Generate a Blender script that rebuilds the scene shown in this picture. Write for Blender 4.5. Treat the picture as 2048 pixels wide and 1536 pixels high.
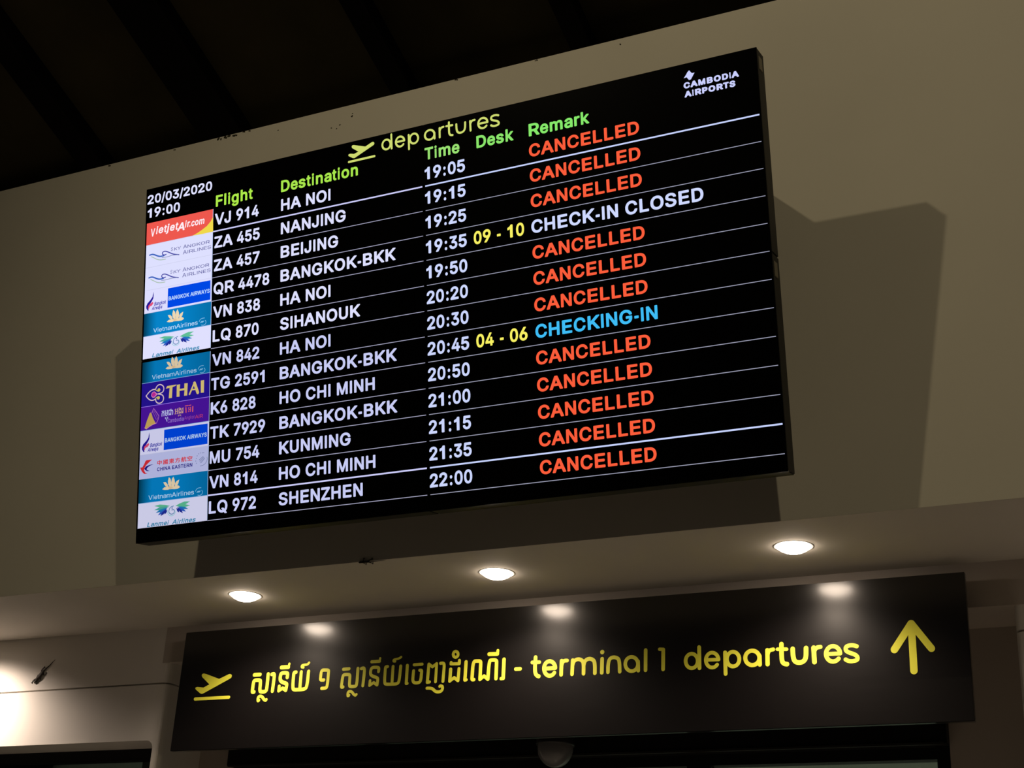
# Departures board and terminal sign at night: self-contained scene script
import bpy, bmesh, math, json, random
from mathutils import Vector, Matrix
from mathutils.geometry import delaunay_2d_cdt

# ------------------------------------------------------------------ camera, world, lights, exposure
sc = bpy.context.scene
COL = sc.collection
for o in list(bpy.data.objects): bpy.data.objects.remove(o)
cam_d = bpy.data.cameras.new('camera'); cam = bpy.data.objects.new('camera', cam_d); COL.objects.link(cam)
cam_d.sensor_width = 36.0; cam_d.lens = 3017.06 * 36 / 2048; cam_d.clip_start = .05; cam_d.clip_end = 200
RX = (0.89779424, 0.43756768, 0.05000033)          # camera right, in world axes
RY = (-0.13237074, 0.37637624, -0.91696179)        # camera down
RZ = (-0.42005177, 0.81662443, 0.39582957)         # camera forward
cam.matrix_world = Matrix(((RX[0], -RY[0], -RZ[0], 0), (RX[1], -RY[1], -RZ[1], 0), (RX[2], -RY[2], -RZ[2], 1.6), (0, 0, 0, 1)))
sc.camera = cam
sc.view_settings.view_transform = 'Standard'; sc.view_settings.look = 'None'
sc.view_settings.exposure = 0; sc.view_settings.gamma = 1; sc.view_settings.use_curve_mapping = False
try: sc.cycles.use_denoising = True; sc.cycles.denoiser = 'OPENIMAGEDENOISE'
except Exception: pass
sc.cycles.max_bounces = 8; sc.cycles.sample_clamp_indirect = 4

wd = bpy.data.worlds.new('night'); sc.world = wd; wd.use_nodes = True
bg = wd.node_tree.nodes['Background']; bg.inputs[0].default_value = (1.0, .93, .82, 1); bg.inputs[1].default_value = .007

def light(name, kind, loc, power, col, **kw):
    d = bpy.data.lights.new(name, kind); d.energy = power; d.color = col
    for k, v in kw.items(): setattr(d, k, v)
    o = bpy.data.objects.new(name, d); COL.objects.link(o); o.location = loc; return o
def aim(o, p): o.rotation_euler = (Vector(p) - o.location).to_track_quat('-Z', 'Y').to_euler()
FLOOD = (1.0, .82, .51)
# two floodlights under the roof, found from the two shadows the board throws on the wall
fa = light('roof_floodlight', 'SPOT', (-3.342, .645, 6.251), 95, FLOOD, spot_size=math.radians(150), spot_blend=1.0, shadow_soft_size=.035)
aim(fa, (.35, 4.33, 3.4))
fb = light('roof_floodlight', 'SPOT', (.624, -.538, 6.793), 137, FLOOD, spot_size=math.radians(150), spot_blend=1.0, shadow_soft_size=.035)
aim(fb, (-.6, 4.33, 4.0))
LENS = 26.0            # radiance of the downlight lenses
# dim lamp of the hall behind the glass doors
hall = light('hall_ceiling_light', 'AREA', (-2.0, 8.2, 2.9), 80, (.92, 1.0, .86), size=1.2)

# ------------------------------------------------------------------ materials
def s2l(c): 
    c = c / 255; return c / 12.92 if c <= .04045 else ((c + .055) / 1.055) ** 2.4
def lin(rgb, m=1.0): return tuple(s2l(v) * m for v in rgb) + (1,)
def pbr(name, col, rough=.5, metal=0, spec=.5, noise=None, bump=None, coat=0):
    m = bpy.data.materials.new(name); m.use_nodes = True; nt = m.node_tree; b = nt.nodes['Principled BSDF']
    b.inputs['Base Color'].default_value = tuple(col) + (1,); b.inputs['Roughness'].default_value = rough
    b.inputs['Metallic'].default_value = metal; b.inputs['Specular IOR Level'].default_value = spec
    if coat: b.inputs['Coat Weight'].default_value = coat; b.inputs['Coat Roughness'].default_value = .18
    tc = nt.nodes.new('ShaderNodeTexCoord')
    if noise:
        sc_, amt = noise
        n = nt.nodes.new('ShaderNodeTexNoise'); n.inputs['Scale'].default_value = sc_; n.inputs['Detail'].default_value = 5
        r = nt.nodes.new('ShaderNodeValToRGB'); r.color_ramp.elements[0].position = .3; r.color_ramp.elements[1].position = .7
        r.color_ramp.elements[0].color = tuple(c * (1 - amt) for c in col) + (1,); r.color_ramp.elements[1].color = tuple(min(1, c * (1 + amt * .5)) for c in col) + (1,)
        nt.links.new(tc.outputs['Object'], n.inputs['Vector']); nt.links.new(n.outputs['Fac'], r.inputs[0]); nt.links.new(r.outputs[0], b.inputs['Base Color'])
    if bump:
        sc_, st = bump
        n2 = nt.nodes.new('ShaderNodeTexNoise'); n2.inputs['Scale'].default_value = sc_; n2.inputs['Detail'].default_value = 4
        bp = nt.nodes.new('ShaderNodeBump'); bp.inputs['Strength'].default_value = st; bp.inputs['Distance'].default_value = .002
        nt.links.new(tc.outputs['Object'], n2.inputs['Vector']); nt.links.new(n2.outputs['Fac'], bp.inputs['Height']); nt.links.new(bp.outputs[0], b.inputs['Normal'])
    return m
def glow(name, col, strength=1.0):
    m = bpy.data.materials.new(name); m.use_nodes = True; nt = m.node_tree; nt.nodes.clear()
    e = nt.nodes.new('ShaderNodeEmission'); e.inputs[0].default_value = col; e.inputs[1].default_value = strength
    o = nt.nodes.new('ShaderNodeOutputMaterial'); nt.links.new(e.outputs[0], o.inputs[0]); return m
M_WALL = pbr('painted_plaster', (.70, .675, .60), .85, spec=.2, noise=(1.3, .05), bump=(55, .12))
M_SOFFIT = pbr('soffit_paint', (.66, .63, .57), .8, spec=.2, noise=(2, .04), bump=(60, .1))
M_PORTAL_SHADE = pbr('portal_shaded_paint', (.50, .45, .40), .8, spec=.2, noise=(2, .04))  # shade of the recess and lintel put into a darker wall colour
M_BAY = pbr('bay_panel_paint', (.74, .71, .66), .65, spec=.3, noise=(3, .03), bump=(80, .06))
M_ROOF = pbr('dark_roof_boards', (.060, .050, .024), .8, spec=.1, noise=(4, .2))
M_BEAM = pbr('roof_beam_paint', (.006, .005, .005), .8, spec=.05)
M_FLOOR = pbr('floor_tile', (.50, .45, .41), .4, noise=(2, .1))
M_BLACK = pbr('black_powder_coat', (.010, .010, .011), .45, spec=.25)
M_CASE = pbr('display_casing', (.022, .021, .019), .55, spec=.3)
M_GLASSB = pbr('display_front', (.0008, .0008, .0012), .3, spec=.03)
M_CLIP = pbr('clip_metal', (.30, .27, .20), .5)
M_TRIM = pbr('lamp_trim_white', (.80, .78, .74), .4)
M_GECKO = pbr('gecko_skin', (.035, .026, .018), .6, noise=(160, .4), bump=(300, .3))
M_EYE = pbr('gecko_eye', (.005, .005, .005), .15)
M_DIRT = pbr('dust', (.05, .045, .03), .9, spec=.05)
M_DOMEB = pbr('camera_housing', (.02, .02, .022), .35)
M_HALL = pbr('hall_plaster', (.45, .47, .42), .9)
M_YELLOW = pbr('yellow_reflective_vinyl', (.86, .85, .075), .42, spec=.35)
M_LENS = glow('lamp_lens_glow', (1.0, .81, .64, 1), LENS)
M_LENS2 = glow('washer_lens_glow', (1.0, .81, .64, 1), 8)
# sign face: near-black satin with a faint horizontal brushed grain and scuffs
M_SIGN = pbr('sign_black_satin', (.0065, .0055, .0055), .3, spec=.36, coat=1.0)
nt = M_SIGN.node_tree; b = nt.nodes['Principled BSDF']; tc = nt.nodes.new('ShaderNodeTexCoord')
mp = nt.nodes.new('ShaderNodeMapping'); mp.inputs['Scale'].default_value = (2, 2, 40); nz = nt.nodes.new('ShaderNodeTexNoise'); nz.inputs['Scale'].default_value = 3; nz.inputs['Detail'].default_value = 2
mr = nt.nodes.new('ShaderNodeMapRange'); mr.inputs['To Min'].default_value = .28; mr.inputs['To Max'].default_value = .33
nt.links.new(tc.outputs['Object'], mp.inputs[0]); nt.links.new(mp.outputs[0], nz.inputs['Vector']); nt.links.new(nz.outputs['Fac'], mr.inputs['Value']); nt.links.new(mr.outputs[0], b.inputs['Roughness'])
# thin clear pane and smoked camera dome
def pane_mat(name, tint, gl, rough=.02):
    m = bpy.data.materials.new(name); m.use_nodes = True; nt = m.node_tree; nt.nodes.clear()
    t = nt.nodes.new('ShaderNodeBsdfTransparent'); t.inputs[0].default_value = tint + (1,); g = nt.nodes.new('ShaderNodeBsdfGlossy'); g.inputs['Roughness'].default_value = rough
    fr = nt.nodes.new('ShaderNodeFresnel'); fr.inputs['IOR'].default_value = gl; mx = nt.nodes.new('ShaderNodeMixShader'); o = nt.nodes.new('ShaderNodeOutputMaterial')
    nt.links.new(fr.outputs[0], mx.inputs[0]); nt.links.new(t.outputs[0], mx.inputs[1]); nt.links.new(g.outputs[0], mx.inputs[2]); nt.links.new(mx.outputs[0], o.inputs[0]); return m
M_PANE = pane_mat('door_glass', (.80, .86, .82), 1.45)
M_DOME = pane_mat('smoked_dome', (.45, .46, .50), 1.6, .12)
nt = M_DOME.node_tree; df = nt.nodes.new('ShaderNodeBsdfDiffuse'); df.inputs[0].default_value = (.5, .5, .52, 1); ad = nt.nodes.new('ShaderNodeMixShader'); ad.inputs[0].default_value = .35
tr = [n for n in nt.nodes if n.type == 'BSDF_TRANSPARENT'][0]; mxn = [n for n in nt.nodes if n.type == 'MIX_SHADER' and n != ad][0]
nt.links.new(tr.outputs[0], ad.inputs[1]); nt.links.new(df.outputs[0], ad.inputs[2]); nt.links.new(ad.outputs[0], mxn.inputs[1])

# ------------------------------------------------------------------ helpers
def link(name, me, parent=None, world=None):
    o = bpy.data.objects.new(name, me); COL.objects.link(o)
    if parent: o.parent = parent
    if world is not None: o.matrix_world = world
    return o
def tag(o, label=None, cat=None, group=None, kind=None):
    if label: o['label'] = label
    if cat: o['category'] = cat
    if group: o['group'] = group
    if kind: o['kind'] = kind
    return o
def empty(name, loc=(0, 0, 0), mat=None):
    o = bpy.data.objects.new(name, None); COL.objects.link(o); o.empty_display_size = .1
    if mat is not None: o.matrix_world = mat
    else: o.location = loc
    return o
def box_bm(bm, x0, x1, y0, y1, z0, z1):
    vs = [bm.verts.new(p) for p in ((x0, y0, z0), (x1, y0, z0), (x1, y1, z0), (x0, y1, z0), (x0, y0, z1), (x1, y0, z1), (x1, y1, z1), (x0, y1, z1))]
    for f in ((0, 3, 2, 1), (4, 5, 6, 7), (0, 1, 5, 4), (1, 2, 6, 5), (2, 3, 7, 6), (3, 0, 4, 7)): bm.faces.new([vs[i] for i in f])
def prism(bm, poly, axis, a, b):
    """extrude a 2D polygon; axis 'x' (y,z), 'y' (x,z) or 'z' (x,y)"""
    def P(p, t): return (t, p[0], p[1]) if axis == 'x' else ((p[0], t, p[1]) if axis == 'y' else (p[0], p[1], t))
    A = [bm.verts.new(P(p, a)) for p in poly]; B = [bm.verts.new(P(p, b)) for p in poly]; n = len(poly)
    bm.faces.new(A); bm.faces.new(B[::-1])
    for i in range(n): bm.faces.new((A[i], B[i], B[(i + 1) % n], A[(i + 1) % n]))
def lathe(bm, prof, n=40, c=(0, 0, 0)):
    rings = []
    for r, z in prof:
        if r < 1e-6: rings.append([bm.verts.new((c[0], c[1], c[2] + z))])
        else: rings.append([bm.verts.new((c[0] + r * math.cos(2 * math.pi * k / n), c[1] + r * math.sin(2 * math.pi * k / n), c[2] + z)) for k in range(n)])
    for a, b in zip(rings, rings[1:]):
        for k in range(n):
            k2 = (k + 1) % n
            if len(a) == 1 and len(b) == 1: continue
            if len(a) == 1: bm.faces.new((a[0], b[k], b[k2]))
            elif len(b) == 1: bm.faces.new((a[k], a[k2], b[0]))
            else: bm.faces.new((a[k], a[k2], b[k2], b[k]))
def fin(name, bm, mats, parent=None, bevel=0, smooth=False, loc=None):
    if bevel: bmesh.ops.bevel(bm, geom=list(bm.edges), offset=bevel, segments=2, affect='EDGES', clamp_overlap=True)
    bmesh.ops.recalc_face_normals(bm, faces=list(bm.faces))
    me = bpy.data.meshes.new(name); bm.to_mesh(me); bm.free()
    for m in (mats if isinstance(mats, (list, tuple)) else [mats]): me.materials.append(m)
    if smooth:
        for p in me.polygons: p.use_smooth = True
    o = link(name, me, parent)
    if loc: o.location = loc
    return o
def box(name, x0, x1, y0, y1, z0, z1, mat, parent=None, bevel=0):
    bm = bmesh.new(); box_bm(bm, x0, x1, y0, y1, z0, z1); return fin(name, bm, mat, parent, bevel)
def struct(o): o['kind'] = 'structure'; return o

# ------------------------------------------------------------------ flat artwork: strokes, outlines and letters united into clean triangles
def chaikin(p, n):
    for _ in range(n):
        q = [p[0]]
        for a, b in zip(p, p[1:]):
            q += [(a[0] * .75 + b[0] * .25, a[1] * .75 + b[1] * .25), (a[0] * .25 + b[0] * .75, a[1] * .25 + b[1] * .75)]
        q.append(p[-1]); p = q
    return p
def stroke_faces(pts, w, smooth=0, seg=10):
    if smooth: pts = chaikin([tuple(p) for p in pts], 2)
    r = w / 2; F = []
    for a, b in zip(pts, pts[1:]):
        dx, dy = b[0] - a[0], b[1] - a[1]; L = math.hypot(dx, dy)
        if L < 1e-9: continue
        nx, ny = -dy / L * r, dx / L * r
        F.append([(a[0] + nx, a[1] + ny), (a[0] - nx, a[1] - ny), (b[0] - nx, b[1] - ny), (b[0] + nx, b[1] + ny)])
    for p in pts: F.append([(p[0] + r * math.cos(2 * math.pi * k / seg), p[1] + r * math.sin(2 * math.pi * k / seg)) for k in range(seg)])
    return F
def fill(loops, eps=1e-6):
    vs = []; es = []
    for l in loops:
        o = len(vs); vs += [Vector((p[0], p[1])) for p in l]; es += [(o + i, o + (i + 1) % len(l)) for i in range(len(l))]
    v, e, fs, a, b_, c_ = delaunay_2d_cdt(vs, es, [], 0, eps)
    def wind(x, y):
        n = 0
        for l in loops:
            for i in range(len(l)):
                (x0, y0), (x1, y1) = l[i - 1], l[i]
                if (y0 <= y) != (y1 <= y):
                    if x < x0 + (y - y0) * (x1 - x0) / (y1 - y0): n += 1 if y1 > y0 else -1
        return n
    keep = [list(f) for f in fs if wind(sum(v[i].x for i in f) / 3, sum(v[i].y for i in f) / 3)]
    return [(p.x, p.y) for p in v], keep
def tess(loops):
    v, fs = fill(loops, 1e-5)
    return [[v[i] for i in t] for t in fs]
def unite(F, eps=1e-6):
    V = []; I = []
    for f in F:
        ar = sum(f[i][0] * f[(i + 1) % len(f)][1] - f[(i + 1) % len(f)][0] * f[i][1] for i in range(len(f)))
        if abs(ar) < eps * eps: continue
        if ar < 0: f = f[::-1]
        I.append(list(range(len(V), len(V) + len(f)))); V += [Vector(p) for p in f]
    v, e, fs, ov, oe, of = delaunay_2d_cdt(V, [], I, 0, eps)
    keep = [list(f) for f, o in zip(fs, of) if len(o)]
    used = sorted({i for f in keep for i in f}); m = {k: j for j, k in enumerate(used)}
    return [(v[k].x, v[k].y) for k in used], [[m[i] for i in f] for f in keep]

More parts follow.
